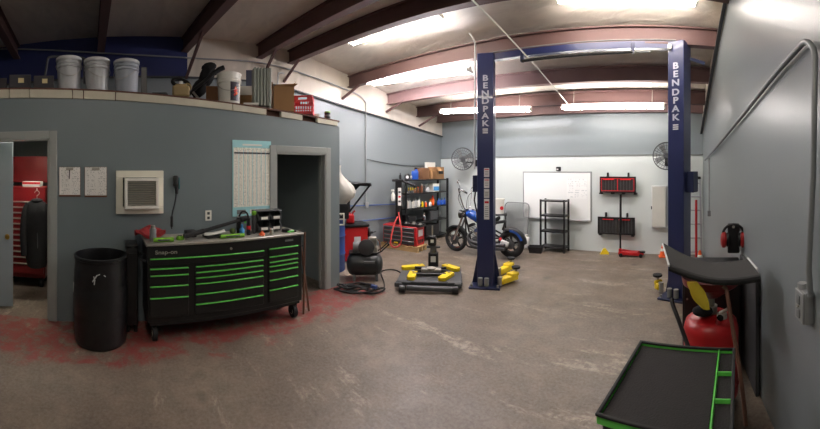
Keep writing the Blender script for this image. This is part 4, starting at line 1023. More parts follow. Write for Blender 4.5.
bottle('bottle', 'short amber bottle with a yellow lid on the second rack shelf', 417, 3, 3, 5, 'brown', 'yellow', .07, kind='jug')
bottle('bottle', 'brown bottle with an orange cap on the second rack shelf', 420.5, 3, 2.8, 6, 'brown', 'orange', .08)
bottle('bottle', 'tallest brown bottle in the middle of the second rack shelf', 424, 3, 2.8, 9, 'brown', 'lid', .08)
bottle('bottle', 'small dark bottle right of the tall brown bottle on the second rack shelf', 427, 3, 2.2, 6, 'dgrey', 'brown', .08)
bottle('bottle', 'squat white and grey bottle left of the blue and white box on the rack', 430.3, 3, 3, 6.4, 'lid', 'grey', .08, kind='jug')
def rbox(name, label, cat, x, lev, wpx, hpx, dep, m, d=.03, stripe=None, group=None, rz=0.0):
    p = rp(x, d, lev); sc_ = scale_at(x); w_, h_ = wpx*sc_, hpx*sc_
    t = thing(name, label, cat, p, PI/2+rz, group); MB().box((0, dep/2, h_/2), (w_, dep, h_), bev=.004).build('box_body', m, t)
    if stripe: MB().box((0, -.002, h_*.4), (w_*.9, .004, h_*.5)).build('print_panel', stripe, t)
    return t
rbox('product_box', 'white and blue carton on the second rack shelf', 'carton', 437.5, 3, 8.5, 8, .2, 'white', .04, 'lblue')
rbox('product_box', 'pale carton set behind the squat bottle on the second rack shelf', 'carton', 432.3, 3, 3.4, 7.4, .12, 'lid', .2)
bottle('bottle', 'small yellow bottle on the third rack shelf', 424.6, 2, 2.2, 6.8, 'yellow', 'black', .07)
bottle('bottle', 'small orange bottle on the third rack shelf', 428, 2, 2.3, 5.5, 'orange', 'white', .07)
bottle('bottle', 'small white tub in front of the red jug on the third rack shelf', 432, 2, 3, 5.6, 'white', 'yellow', .06)
bottle('oil_jug', 'large red orange jug on the third rack shelf', 436.3, 2, 4.6, 10, 'orange', 'crate', .14, cat='jug', kind='jug').name = 'oil_jug'
for i, x in enumerate([440.6, 443.6, 446.4]):
    bottle('bottle', f'{["left", "middle", "right"][i]} one of three blue bottles on the third rack shelf', x, 2, 2.7, 7, 'bluep', 'lblue', .07, 'blue bottles on the rack', kind='jug')
# bottom shelves: dark goods
rbox('storage_bin', 'dark bin on the fourth rack shelf behind the motorcycle bars', 'bin', 436, 1, 11, 9, .25, 'dgrey', .05)
rbox('storage_bin', 'black bin at the left of the fourth rack shelf', 'bin', 414, 1, 10, 7, .25, 'blackp', .05)
bottle('filter', 'chrome canister on the fourth rack shelf', 427, 1, 4, 8, 'chrome', 'steel', .1, cat='canister')
rbox('storage_bin', 'wide black bin on the bottom shelf of the steel rack', 'bin', 434.5, 0, 19, 11, .25, 'blackp', .06)
# top of the rack
bottle('jug', 'blue jug with a dark cap on top of the steel rack', 418.6, 4, 7, 12, 'bluep', 'black', .12, cat='jug', kind='jug', capf=.12)
rbox('cardboard_box', 'plain cardboard box on top of the steel rack beside the blue jug', 'box', 427.2, 4, 10.5, 11.5, .28, 'cardd', .04)
ob = rbox('cardboard_box', 'open cardboard box with a flap on top of the steel rack at the right', 'box', 441.2, 4, 11.5, 12, .28, 'card', .03)
sc_ = scale_at(441); MB().poly([(-.13, -.005, 12*sc_), (.0, -.005, 12*sc_), (-.1, -.14, 8*sc_), (-.22, -.14, 8*sc_)], (0, .006, .004)).build('flap', 'card', ob)
MB().box((.02, -.003, 6.5*sc_), (.16, .005, .07)).build('print_panel', 'black', ob)
rbox('cardboard_box', 'small cardboard box standing between the two on top of the rack', 'box', 434.0, 4, 3, 9, .2, 'card', .06)
rbox('white_carton', 'white carton stacked behind the boxes on top of the rack', 'carton', 440, 4, 14, 17, .05, 'white', .31)
gl = thing('respirator', 'black respirator mask with pale filters on the left of the rack top', 'mask', rp(411, .1, 4), PI/2)
MB().sph((0, .02, .07), (.15, .12, .14), 16).build('mask_body', 'blackp', gl)
for k in (-1, 1): MB().lathe([(0, 0), (.032, 0), (.035, .02), (0, .025)], 16, (k*.055, -.035, .06), (PI/2, 0, k*.5)).build('filter_disc', 'lid', gl)
bottle('bottle', 'short black bottle at the left end of the rack top', 408, 4, 2.4, 7, 'blackp', 'dgrey', .26)
# ================================================================ MOTORCYCLE
MF, MR_ = at(456, 6.86), at(511, 6.33); dv = MR_-MF; WB = dv.length
mc = thing('motorcycle', 'blue and black chopper motorcycle with high bars behind the left lift post', 'motorcycle', (MF.x, MF.y, 0), math.atan2(dv.y, dv.x))
def wheel(x, R, tw_, name):
    tr = MB(); tr.torus((x, 0, R), R-tw_/2, tw_/2, (PI/2, 0, 0), 48, 12); w = tr.build('tyre', 'rubber', mc)
    b = MB(); b.torus((x, 0, R), R-tw_-.004, .016, (PI/2, 0, 0), 48, 8); b.build('rim', 'chrome', w)
    b = MB()
    for k in range(5):
        a = 2*PI*k/5+.3
        b.box((x+math.cos(a)*(R-tw_)*.52, 0, R+math.sin(a)*(R-tw_)*.52), ((R-tw_)*.92, .03, .035), rot=(0, -a, 0), bev=.006)
    b.cyl((x, -.05, R), (x, .05, R), .04, seg=18); b.build('spokes', 'black', w)
    b = MB(); b.lathe([(.05, -.004), (.095, -.004), (.095, .004), (.05, .004)], 24, (x, -.06, R), (PI/2, 0, 0)); b.build('brake_disc', 'dgrey', w)
RF, RR = .25, .265
wheel(0, RF, .075, 'front'); wheel(WB, RR, .11, 'rear')
for s_ in (-1, 1):
    MB().cyl((0, s_*.075, RF), (.25, s_*.075, .86), .02, seg=12).cyl((0, s_*.075, RF), (.1, s_*.075, RF+.25), .03, seg=12).build('fork_leg', 'chrome', mc)
MB().box((.235, 0, .83), (.06, .2, .03), bev=.006).box((.205, 0, .74), (.06, .2, .03), bev=.006).cyl((.2, 0, .7), (.26, 0, .88), .03, seg=12).build('triple_clamp', 'black', mc)
def arcf(x, R, z, a0, a1, w_, th, name, m):
    b = MB(); rr = []
    for k in range(17):
        a = a0+(a1-a0)*k/16; c, s_ = math.cos(a), math.sin(a)
        sec = [(-w_/2, -.025), (-w_*.42, 0), (0, .012), (w_*.42, 0), (w_/2, -.025), (w_*.4, -.012), (0, .0), (-w_*.4, -.012)]
        rr.append([Vector((x+c*(R+o_), y_, z+s_*(R+o_))) for y_, o_ in sec])
    b.rings(rr); return b.build(name, m, mc)
arcf(0, RF+.025, RF, .3, 2.5, .12, .004, 'front_fender', 'black')
rfn = arcf(WB, RR+.03, RR, .05, 2.0, .17, .004, 'rear_fender', 'black')
b = MB()
for s_ in (-1, 1):
    b.rings([[Vector((WB+q_*math.cos(a_), s_*(.084+o_), RR+q_*math.sin(a_))) for q_, o_ in ((RR-.03, 0), (RR+.012, 0), (RR+.012, .008), (RR-.03, .008))] for a_ in [.35+.12*k for k in range(11)]])
b.build('fender_skirt', 'mblue', rfn, label='metallic blue fender skirt')
# frame tubes
b = MB()
for s_ in (-1, 1):
    b.tube(smooth([(.24, 0, .78), (.42, s_*.05, .68), (.72, s_*.09, .52), (.95, s_*.1, .42), (WB, s_*.1, RR)], 4), .017, 8)
    b.tube(smooth([(.22, 0, .72), (.26, s_*.06, .45), (.3, s_*.11, .2), (.42, s_*.12, .15), (.75, s_*.12, .15), (.92, s_*.11, .28)], 4), .017, 8)
    b.tube([(.92, s_*.11, .28), (WB, s_*.1, RR)], .02, 8)
b.build('frame', 'black', mc)
# engine: V twin
e = MB(); e.box((.58, 0, .25), (.36, .2, .2), bev=.04, seg=2).lathe([(0, 0), (.09, 0), (.1, .02), (.08, .05), (0, .055)], 24, (.52, -.1, .25), (PI/2, 0, 0)).lathe([(0, 0), (.06, 0), (.06, .05), (0, .055)], 20, (.7, -.1, .27), (PI/2, 0, 0)); e.build('crankcase', 'dgrey', mc)
for an, x_ in ((-.4, .46), (.4, .66)):
    b = MB()
    for k in range(8):
        z = .03+k*.026; b.box((x_+math.sin(an)*(z+.02), 0, .34+math.cos(an)*z), (.13, .15, .013), rot=(0, an, 0), bev=.004)
    b.box((x_+math.sin(an)*.26, 0, .34+math.cos(an)*.24), (.12, .13, .06), rot=(0, an, 0), bev=.015)
    b.build('cylinder_head', 'black', mc)
MB().lathe([(0, 0), (.075, 0), (.08, .015), (.07, .05), (0, .055)], 24, (.56, -.1, .46), (PI/2, 0, 0)).build('air_cleaner', 'chrome', mc)
for z0, s_ in ((.2, 0), (.27, .02)):
    MB().tube(smooth([(.42, -.09, .45), (.36, -.15, .36), (.46, -.17, z0), (.8, -.18, z0-.02), (1.15, -.19, z0+.0)], 5), .024, 10, .032).build('exhaust_pipe', 'dgrey', mc)
# tank, seat
tkm = MB(); rr = []
for x_, w_, z0, z1 in ((.24, .05, .76, .82), (.3, .12, .72, .86), (.4, .16, .67, .865), (.5, .15, .63, .82), (.58, .1, .61, .74), (.62, .05, .62, .69)):
    zc_ = (z0+z1)/2; hh_ = (z1-z0)/2
    rr.append([Vector((x_, w_*math.copysign(abs(math.cos(2*PI*k/20))**.8, math.cos(2*PI*k/20)), zc_+hh_*math.copysign(abs(math.sin(2*PI*k/20))**.8, math.sin(2*PI*k/20)))) for k in range(20)])
tkm.rings(rr); tk = tkm.build('fuel_tank', 'mblue', mc)
MB().lathe([(0, 0), (.03, 0), (.03, .015), (0, .018)], 18, (.4, .0, .862)).build('filler_cap', 'chrome', tk)
MB().sheet(lambda u, v: Vector((.6+.34*u, (v-.5)*.26*(.7+.5*u-.5*u*u), .63-.1*math.sin(PI*min(1, u*1.1))+.12*u*u+.02*math.cos((v-.5)*3))), 14, 8, .05).build('seat', 'rubber', mc)
MB().box((.98, 0, .66), (.2, .18, .05), rot=(0, -.22, 0), bev=.02, seg=2).box((1.06, 0, .6), (.03, .05, .18), rot=(0, .3, 0)).build('pillion_pad', 'blackp', mc)
MB().lathe([(0, 0), (.05, .01), (.075, .05), (.085, .09), (.088, .1), (.0, .1)], 24, (.2, 0, .76), (0, -PI/2, 0)).build('headlight_shell', 'black', mc)
MB().lathe([(0, 0), (.083, 0), (.06, .014), (0, .02)], 24, (.1, 0, .76), (0, -PI/2, 0)).build('headlight_lens', 'lid', mc)
for s_ in (-1, 1):
    MB().tube(smooth([(.25, 0, .88), (.26, s_*.12, .9), (.24, s_*.22, 1.1), (.22, s_*.26, 1.27), (.28, s_*.33, 1.29), (.4, s_*.36, 1.24)], 5), .0125, 8).build('handlebar', 'chrome', mc)
    MB().cyl((.36, s_*.35, 1.255), (.46, s_*.37, 1.215), .018, seg=10).build('grip', 'rubber', mc)
    MB().tube([(.3, s_*.34, 1.29), (.27, s_*.36, 1.4)], .006, 6).build('mirror_stem', 'chrome', mc)
    MB().sph((.27, s_*.36, 1.43), (.03, .11, .07), 14).build('mirror', 'chrome', mc)
    MB().tube(smooth([(.3, s_*.3, 1.27), (.17, s_*.2, 1.1), (.2, s_*.08, .88)], 5), .006, 6).build('control_cable', 'black', mc)
MB().box((WB+.19, 0, .42), (.05, .07, .05), bev=.012).build('tail_light', 'crate', mc)
MB().box((1.03, -.12, .36), (.05, .03, .05), bev=.01).build('side_reflector', 'crate', mc)
MB().box((1.12, -.13, .29), (.16, .05, .1), rot=(0, .3, 0), bev=.012).build('belt_guard', 'lid', mc)
MB().tube([(.6, -.12, .16), (.66, -.3, .01)], .014, 8).build('kickstand', 'steel', mc)

# ================================================================ LOW PLATFORM LIFT
PA_, PB_ = at(395.5, 4.6), at(462.5, 4.54); dv = PB_-PA_; LW = dv.length
pl_ = thing('platform_lift', 'low black scissor platform lift with yellow adapters on the open floor', 'lift', (PA_.x, PA_.y, 0), math.atan2(dv.y, dv.x))
LD = .88
pf = MB()
for y_ in (.17, LD-.17): pf.box((LW/2, y_, .09), (LW, .2, .05), bev=.008)
pf.box((.1, LD/2, .09), (.2, LD-.1, .045), bev=.006).box((LW-.1, LD/2, .09), (.2, LD-.1, .045), bev=.006)
pf.build('platform_deck', 'dgrey', pl_)
MB().box((LW/2, LD/2, .05), (LW*.72, .1, .05), bev=.006).box((LW/2, LD/2-.1, .06), (LW*.6, .05, .05), bev=.006).box((LW/2, LD/2+.12, .06), (LW*.6, .05, .05), bev=.006).build('scissor_arms', 'black', pl_)
MB().cyl((.16, -.02, .06), (LW-.12, -.02, .05), .036, seg=14).build('front_bar', 'dgrey', pl_)
for x_ in (.1, LW-.1): MB().cyl((x_-.04, -.05, .05), (x_+.04, -.05, .05), .05, seg=20).build('roller', 'black', pl_)
for x_ in (.03, LW-.06): MB().box((x_, .05, .075), (.1, .06, .06), bev=.008).box((x_, .018, .075), (.06, .004, .03)).build('end_block', 'dgrey', pl_)
MB().cyl((LW*.22, .3, .15), (LW*.75, .3, .15), .02, seg=12).cyl((LW*.22, .62, .15), (LW*.75, .62, .15), .02, seg=12).build('cross_shaft', 'black', pl_)
MB().lathe([(0, 0), (.07, 0), (.07, .05), (.03, .06), (0, .06)], 20, (LW*.5, LD*.62, .125)).box((LW*.5, LD*.62, .14), (.3, .1, .05), bev=.01).build('lift_knuckle', 'steel', pl_)
def pad(x_, y_, rz_, L_, name='adapter_arm'):
    b = MB(); w_ = .115
    R = Matrix.Rotation(rz_, 4, 'Z')
    pts = [R @ Vector(v) for v in ((-w_/2, -L_/2+.03, 0), (-w_/2+.03, -L_/2, 0), (w_/2-.03, -L_/2, 0), (w_/2, -L_/2+.03, 0), (w_/2, L_/2, 0), (-w_/2, L_/2, 0))]
    b.poly([v+Vector((x_, y_, .117)) for v in pts], (0, 0, .045)); o = b.build(name, 'yellow', pl_, label='yellow flip-up adapter arm')
    MB().cyl(Vector((x_, y_, .174))+R @ Vector((0, L_*.3, 0)), Vector((x_, y_, .182))+R @ Vector((0, L_*.3, 0)), .02, seg=12).build('pivot_bolt', 'steel', o)
pad(.2, .26, -.03, .3); pad(.68, .25, -.45, .32); pad(.16, .68, -1.15, .36); pad(.76, .68, .75, .32)
MB().box((LW*.52, LD-.04, .22), (.16, .12, .24), bev=.012).build('power_unit', 'black', pl_)
MB().box((LW*.52, LD-.102, .24), (.08, .006, .09)).build('unit_label', 'lid', pl_)
MB().cyl((LW*.52, LD-.04, .34), (LW*.52, LD-.04, .44), .05, seg=18).box((LW*.52, LD-.04, .42), (.22, .05, .03), bev=.008).build('pump_motor', 'dgrey', pl_)
MB().box((LW*.5, LD-.02, .52), (.13, .1, .15), bev=.012).build('control_box', 'black', pl_)
MB().box((LW*.5, LD-.073, .52), (.05, .005, .05)).build('control_label', 'lid', pl_)
MB().cyl((LW*.5, LD-.02, .59), (LW*.5, LD-.02, .76), .012, seg=8).build('handle_rod', 'steel', pl_)

# ================================================================ TWO POST LIFT
LPp, RPp = at(486.5, 4.86), at(679.5, 4.42); dvL = RPp-LPp
lf = thing('vehicle_lift', 'tall dark blue two post vehicle lift with an overhead cross bar', 'lift', (LPp.x, LPp.y, 0), math.atan2(dvL.y, dvL.x)); LR = lf.rotation_euler.z
inv = Matrix.Rotation(-LR, 4, 'Z')
def lloc(v): q = inv @ (Vector(v)-lf.location); return q
PH = 3.3
def post(base, rz_, wd_, dp_, letters, zl, size, mirror):
    """C channel column; rz_ is the world turn of its lettered face"""
    b = lloc(base); R = Matrix.Rotation(rz_-LR, 4, 'Z')
    def L(v): return b+R @ Vector(v)
    def bx(mb, c, d, bev=.0): mb.box(L(c), d, rot=(0, 0, rz_-LR), bev=bev)
    mb = MB(); th = .02; sg = 1 if not mirror else -1
    bx(mb, (0, -dp_/2+th/2, PH/2), (wd_, th, PH), .006); bx(mb, (0, dp_/2-th/2, PH/2), (wd_, th, PH), .006)
    bx(mb, (-sg*(wd_/2-th/2), 0, PH/2), (th, dp_-.02, PH)); bx(mb, (sg*(wd_/2-th/2), -dp_*.3, PH/2), (th, dp_*.3, PH)); bx(mb, (sg*(wd_/2-th/2), dp_*.3, PH/2), (th, dp_*.3, PH))
    col_ = mb.build('column', 'blue', lf)
    mb = MB(); bx(mb, (0, -.0, .012), (wd_+.2, dp_+.22, .024), .004); bp = mb.build('base_plate', 'navy', lf)
    for sx in (-1, 1):
        for sy in (-1, 1):
            q = L((sx*(wd_/2+.065), sy*(dp_/2+.07), .024)); MB().cyl(q, q+Vector((0, 0, .035)), .016, seg=6).build('anchor_bolt', 'steel', bp)
    for sx in (-1, 1):
        P3 = [L((sx*wd_/2, .0, .024)), L((sx*(wd_/2+.09), .0, .024)), L((sx*wd_/2, .0, .5))]
        MB().poly(P3, R @ Vector((0, .016, 0))).build('gusset', 'navy', lf)
    for k in (-1, 1):
        q = L((k*.045-.02, -dp_/2-.045, .09)); MB().cyl(q+Vector((0, 0, -.055)), q+Vector((0, 0, .055)), .034, seg=18).build('cable_sheave', 'grey', lf)
    for i, ch in enumerate(letters):
        q = L((0, -dp_/2-.002, zl[i]))
        if ch == '=':
            for k, w3 in enumerate((.075, .075, .075)):
                q = L((0, -dp_/2-.002, zl[i]+.028-.026*k)); MB().box(q, (w3, .004, .013), rot=(0, 0, rz_-LR)).build('stripe_mark', 'letter', lf)
        else: text_mesh('lettering', ch, size, 'lettering', lf, q, (PI/2, 0, rz_-LR), .0015, 2.6)
    return L, R, col_
rl = LPp.length-.13; rr_ = RPp.length-.14
zl = [hz(y, rl) for y in (78, 85.5, 93.5, 101, 109, 116, 123.5, 131)]
LL, RLm, colL = post(LPp, .46, .235, .24, 'BENDPAK=', zl, .112, False)
zr = [hz(y, rr_) for y in (65.5, 73.8, 82.5, 92, 100.3, 108.7, 117.3, 127)]
LRR, RRm, colR = post(RPp, -.36, .22, .26, 'BENDPAK=', zr, .112, True)
# warning labels on the left post
for i, (ya, yb, m) in enumerate(((168, 177, 'letter'), (178.5, 188, 'letter'), (189, 198, 'lid'), (199, 219.5, 'letter'))):
    z0, z1 = hz(yb, rl), hz(ya, rl); q = LL((.02, -.1215, (z0+z1)/2))
    lb = MB().box(q, (.075, .004, z1-z0), rot=(0, 0, .46-LR)).build('warning_label', m, lf)
    q = LL((.02, -.1245, z1-(z1-z0)*.16)); MB().box(q, (.06, .003, (z1-z0)*.1), rot=(0, 0, .46-LR)).build('red_header', 'crate' if i != 2 else 'letter', lb)
    for k in range(3 if i < 3 else 6):
        n_ = 3 if i < 3 else 6; q = LL((.02, -.1245, z1-(z1-z0)*(.38+.56*k/n_))); MB().box(q, (.05, .003, (z1-z0)*.1/n_*1.5), rot=(0, 0, .46-LR)).build('print_line', 'grey', lb)
# power unit and controls
q = LL((-.15, .02, hz(184, rl))); MB().box(q, (.09, .16, .24), rot=(0, 0, .46-LR), bev=.008).build('control_box', 'navy', lf)
q = LL((-.17, .05, hz(205, rl))); MB().tube([q+Vector((0, 0, .18)), q+Vector((-.02, 0, .05)), q+Vector((.02, 0, -.12)), q+Vector((.04, 0, -.4))], .012, 8).build('supply_cable', 'black', lf)
q = LRR((.17, .02, hz(182, rr_))); MB().box(q, (.1, .18, .27), rot=(0, 0, -.36-LR), bev=.008).build('lock_box', 'navy', lf)
# overhead cross bar with padded shut-off bar
ca = lloc(LPp)+Vector((.05, -.0, 0)); cb_ = lloc(RPp)+Vector((-.05, -.0, 0))
ca.z, cb_.z = PH-.05, PH-.03
MB().tube([ca, cb_], .062, 4).build('cross_bar', 'blue', lf)
MB().tube([ca+Vector((0, -.03, .068)), cb_+Vector((0, -.03, .068))], .009, 6).build('cross_bar_flange', 'grey', lf)
sa, sb_ = ca.lerp(cb_, .2)+Vector((0, -.06, -.12)), ca.lerp(cb_, .78)+Vector((0, -.06, -.1))
MB().cyl(sa, sb_, .02, seg=12).build('padded_shutoff_bar', 'rubber', lf)
MB().cyl(sb_, ca.lerp(cb_, .87)+Vector((0, -.06, -.1)), .011, seg=8).build('shutoff_rod', 'grey', lf)
for q in (sa, sb_): MB().box(q+Vector((0, .02, .055)), (.045, .06, .13), bev=.006).build('bar_bracket', 'navy', lf)
MB().box(lloc(RPp)+Vector((-.14, -.1, PH-.08)), (.05, .05, .07), bev=.01).build('limit_switch', 'lid', lf)
q = lloc(RPp)+Vector((.14, .02, PH-.18)); MB().tube([q, q+Vector((.2, .0, -.05))], .025, 4).build('side_brace', 'navy', lf)
# swing arms folded by the posts: yellow ends with black rubber pads
def arm(pa, pb, h, label=None):
    a, b = lloc(pa), lloc(pb); d = (b-a); L = d.length; ang = math.atan2(d.y, d.x)
    mb = MB(); mb.box((a+b)/2+Vector((0, 0, h)), (L, .11, .085), rot=(0, 0, ang), bev=.012)
    o = mb.build('swing_arm', 'yellow', lf, label='yellow swing arm')
    MB().box(b-d*.2+Vector((0, 0, h+.045)), (L*.5, .12, .06), rot=(0, 0, ang), bev=.015).build('arm_end', 'yellow', o)
    q = b+Vector((0, 0, h+.065)); MB().cyl(q, q+Vector((0, 0, .05)), .02, seg=12).build('pad_screw', 'steel', o)
    MB().lathe([(0, 0), (.06, 0), (.065, .01), (.065, .028), (0, .03)], 20, q+Vector((0, 0, .05))).build('rubber_pad', 'rubber', o)
    MB().cyl(a+Vector((0, 0, h-.06)), a+Vector((0, 0, h+.06)), .035, seg=14).build('arm_pivot', 'steel', o)
arm(fl(500, 286.5, 0), fl(516, 281, 0), .075); arm(fl(499, 277, 0), fl(511, 271, 0), .08)
a0 = fl(661, 293, 0); arm(a0, fl(657.5, 291, 0), .085)
tag(MB().tube(smooth([(at(446, 5.1).x, at(446, 5.1).y, 3.83), (at(462, 4.9).x, at(462, 4.9).y, 3.72), (at(474, 4.85).x, at(474, 4.85).y, 3.52), (at(475, 4.95).x, at(475, 4.95).y, 3.35)], 5)+[Vector((at(474.5, 4.95).x, at(474.5, 4.95).y, 1.66))], .013, 8).build('conduit', 'lid'), 'white conduit dropping from the roof down the left lift post', 'conduit')
# ================================================================ BACK WALL
BY = YB-.022
def bx_(x): return BY*math.tan(az(x))
def bw(x, y, d=0.0):
    Y = BY-d; X = Y*math.tan(az(x)); return Vector((X, Y, hz(y, math.hypot(X, Y))))
def bwall(name, label, cat, xa_, xb_, ya, yb, d=.0, group=None):
    a, b_ = bw(xa_, ya, d), bw(xb_, yb, d); c = bw((xa_+xb_)/2, (ya+yb)/2, d); 
    wd_ = abs(b_.x-a.x); r = math.hypot(c.x, c.y); h = (yb-ya)/F*r
    return thing(name, label, cat, c, 0, group), wd_, h
o, w_, h_ = bwall('whiteboard', 'large whiteboard with faint marker notes on the back wall', 'whiteboard', 522, 590, 171.5, 219.5)
MB().box((0, -.012, 0), (w_-.03, .012, h_-.03)).build('board_face', 'wboard', o)
b = MB()
for k in (-1, 1): b.box((0, -.012, k*(h_/2-.012)), (w_, .03, .024), bev=.004).box((k*(w_/2-.012), -.012, 0), (.024, .03, h_-.048), bev=.004)
b.build('board_frame', 'ladder', o)
MB().box((0, -.05, -h_/2+.01), (w_*.9, .06, .012), bev=.003).build('pen_tray', 'ladder', o)
MB().box((w_*.3, -.0195, h_*.15), (w_*.28, .002, h_*.4)).build('marker_notes', 'marker', o)
o, w_, h_ = bwall('magnet_clip', 'small black clip on the wall above the whiteboard', 'clip', 556.5, 561, 166.8, 171)
MB().box((0, -.015, 0), (w_, .03, h_), bev=.006).build('clip_body', 'black', o); MB().box((-w_*.15, -.032, -h_*.1), (w_*.35, .005, h_*.3)).build('clip_label', 'paper', o)
# small black shelving unit
c = bw(555.5, 249, .2); w_ = abs(bw(568, 249, .32).x-bw(543, 249, .32).x); SH = hz(199.5, bw(555, 199, .3).to_2d().length)
o = thing('shelf_unit', 'empty black four tier shelf unit in front of the whiteboard', 'shelf', (bw(555.5, 249, .2).x, BY-.25, 0), 0)
dp = .27
for sx in (-1, 1):
    for sy in (-1, 1): MB().box((sx*(w_/2-.016), sy*(dp/2-.016), SH/2), (.032, .032, SH)).build('post', 'black', o)
r = bw(555, 230, .3).to_2d().length
for y in (247, 231.5, 215.8, 201): MB().box((0, 0, hz(y, r)), (w_, dp, .028), bev=.003).build('shelf', 'black', o)
# creeper / drip tray
p = fl(536, 252.5); t = thing('drip_tray', 'low black plastic tray lying at the wall between the mesh panel and the shelf', 'tray', (p.x, p.y, 0), -az(534)*.6)
b = MB(); tw_, td = .3, .2
rr = [[Vector((sx*tw_/2*k, sy*td/2*k, z)) for sx, sy in ((-1, -1), (1, -1), (1, 1), (-1, 1))] for k, z in ((.8, .0), (1, .13), (1.05, .13), (1.05, .12), (.98, .115), (.78, .02))]
b.rings(rr); b.build('tray_body', 'blackp', t)
# leaning mesh panel
a, b_ = bw(500.5, 248, .3), bw(525, 248, .3); w_ = b_.x-a.x; h_ = hz(202, bw(512, 202, .1).to_2d().length)
t = thing('mesh_panel', 'grey wire mesh panel with rounded corners leaning on the back wall', 'panel', ((a.x+b_.x)/2, BY-.22, 0), 0)
lean = -.13
b = MB(); rc = .1; out = []
for cx, cz, a0 in ((w_/2-rc, rc, -PI/2), (w_/2-rc, h_-rc, 0), (-w_/2+rc, h_-rc, PI/2), (-w_/2+rc, rc, PI)):
    for k in range(7): q = a0+PI/2*k/6; out.append(Vector((cx+rc*math.cos(q), 0, cz+rc*math.sin(q))))
Rl = Matrix.Rotation(lean, 4, 'X')
b.tube([Rl @ v for v in out], .011, 6, closed=True); b.build('panel_frame', 'grey', t)
b = MB(); n = 26
for k in range(1, n): 
    x_ = -w_/2+w_*k/n; b.box(Rl @ Vector((x_, 0, h_/2)), (.007, .004, h_-.05), rot=(lean, 0, 0))
for k in range(1, 42):
    z = h_*k/42; b.box(Rl @ Vector((0, 0, z)), (w_-.03, .004, .007), rot=(lean, 0, 0))
b.build('wire_mesh', 'wire', t)
# white jug by the panel
p = fl(526.5, 249); t = thing('jug', 'pale plastic jug on the floor beside the leaning mesh panel', 'jug', (p.x, p.y+.0, 0), -az(526))
MB().box((0, 0, .13), (.13, .1, .24), bev=.03, seg=3).build('jug_body', 'lid', t); MB().lathe([(0, .25), (.03, .25), (.03, .3), (0, .3)], 16).build('jug_cap', 'white', t)
# black stand with the white bucket behind the bike
p = at(499, 7.15); zb = hz(213.5, 7.15)
t = thing('parts_stand', 'black stand carrying a white bucket behind the motorcycle tail', 'stand', (p.x, p.y, 0), -az(499))
MB().box((0, .0, zb-.015), (.34, .28, .03), bev=.006).build('stand_top', 'black', t)
for sx in (-.14, .14):
    for sy in (-.11, .11): MB().box((sx, sy, (zb-.03)/2), (.025, .025, zb-.03)).build('leg', 'black', t)
MB().box((0, 0, .22), (.3, .24, .02)).build('lower_shelf', 'black', t)
q = Vector((p.x, p.y, zb+.001)); hb = hz(199, 7.15)-zb
bk = thing('bucket', 'white bucket with a red round mark behind the left lift post', 'bucket', q+Vector((.0, 0, 0)), -az(499))
MB().lathe([(0, 0), (.1, 0), (.115, hb-.03), (.122, hb-.03), (.122, hb-.012), (.115, hb-.01), (0, hb-.01)], 28).build('bucket_body', 'white', bk)
MB().lathe([(0, hb-.009), (.124, hb-.009), (.124, hb+.008), (0, hb+.01)], 28).build('bucket_lid', 'white', bk)
MB().cyl((.055, -.088, hb*.4), (.057, -.1, hb*.4), .04, seg=18).build('round_mark', 'crate', bk)
# wall racks
def rack(xa_, xb_, ya, yb, label, lower):
    o, w_, h_ = bwall('tool_rack', label, 'rack', xa_, xb_, ya, yb)
    b = MB(); d0 = -.1
    for k in (-1, 1): b.box((0, d0, k*(h_/2-.012)), (w_, .03, .024)).box((k*(w_/2-.012), d0, 0), (.024, .03, h_))
    b.build('rack_frame', 'black', o)
    MB().box((0, d0+.006, 0), (w_-.04, .01, h_-.04)).build('rack_panel', 'mesh', o)
    rf = MB()
    m = .05
    if not lower:
        for k in (-1, 1): rf.box((0, d0-.018, k*(h_/2-.04)), (w_-.06, .012, .01)).box((k*(w_/2-.036), d0-.018, 0), (.01, .012, h_-.08))
        rf.box((0, d0-.018, 0), (.016, .012, h_-.08))
        for k in (-.25, .22): rf.box((w_*k, d0-.018, h_/2-.055), (w_*.3, .01, .02))
        rf.build('red_trim', 'crate', o, label='red trim')
    else:
        for k in (-1, 1): rf.box((k*w_*.22, d0-.018, h_/2-.045), (w_*.3, .012, .014))
        rf.build('red_trim', 'crate', o, label='red trim')
    b = MB(); n = 12
    for k in range(1, n): b.box((-w_/2+w_*k/n, d0-.008, 0), (.008, .008, h_-.06))
    b.build('rack_wires', 'dgrey', o)
    for k in (-.3, .28):
        MB().box((w_*k, -.03, h_/2+.04), (.035, .05, .08), bev=.006).build('hanger', 'black', o)
        MB().box((w_*k, -.055, h_/2-.0), (.02, .1, .02)).build('hanger_arm', 'black', o)
    for k in ((-.48, -.15, .15, .48) if not lower else (-.44, .44)):
        MB().box((w_*k, -.06, -h_/2-.015), (.06, .11, .03), bev=.006).build('rack_foot', 'black', o)
    return o
rack(601, 636.5, 176.5, 192.5, 'upper black mesh rack with bright red trim on the back wall', False)
rack(599, 635.5, 216.5, 233.5, 'lower black mesh rack on the back wall behind the jack handle', True)
# pale electrical panel
o, w_, h_ = bwall('electric_panel', 'pale electrical panel on the back wall left of the right lift post', 'panel', 652, 666.5, 185.5, 227)
MB().box((0, -.05, 0), (w_, .1, h_), bev=.006).build('panel_frame', 'lid', o); MB().box((0, -.104, 0), (w_*.88, .012, h_*.95), bev=.004).build('panel_door', mat('cream grey enamel', (206, 206, 196), .5), o)
MB().box((-w_*.5, -.08, -.02), (.02, .05, .06), bev=.004).build('panel_latch', 'dgrey', o)
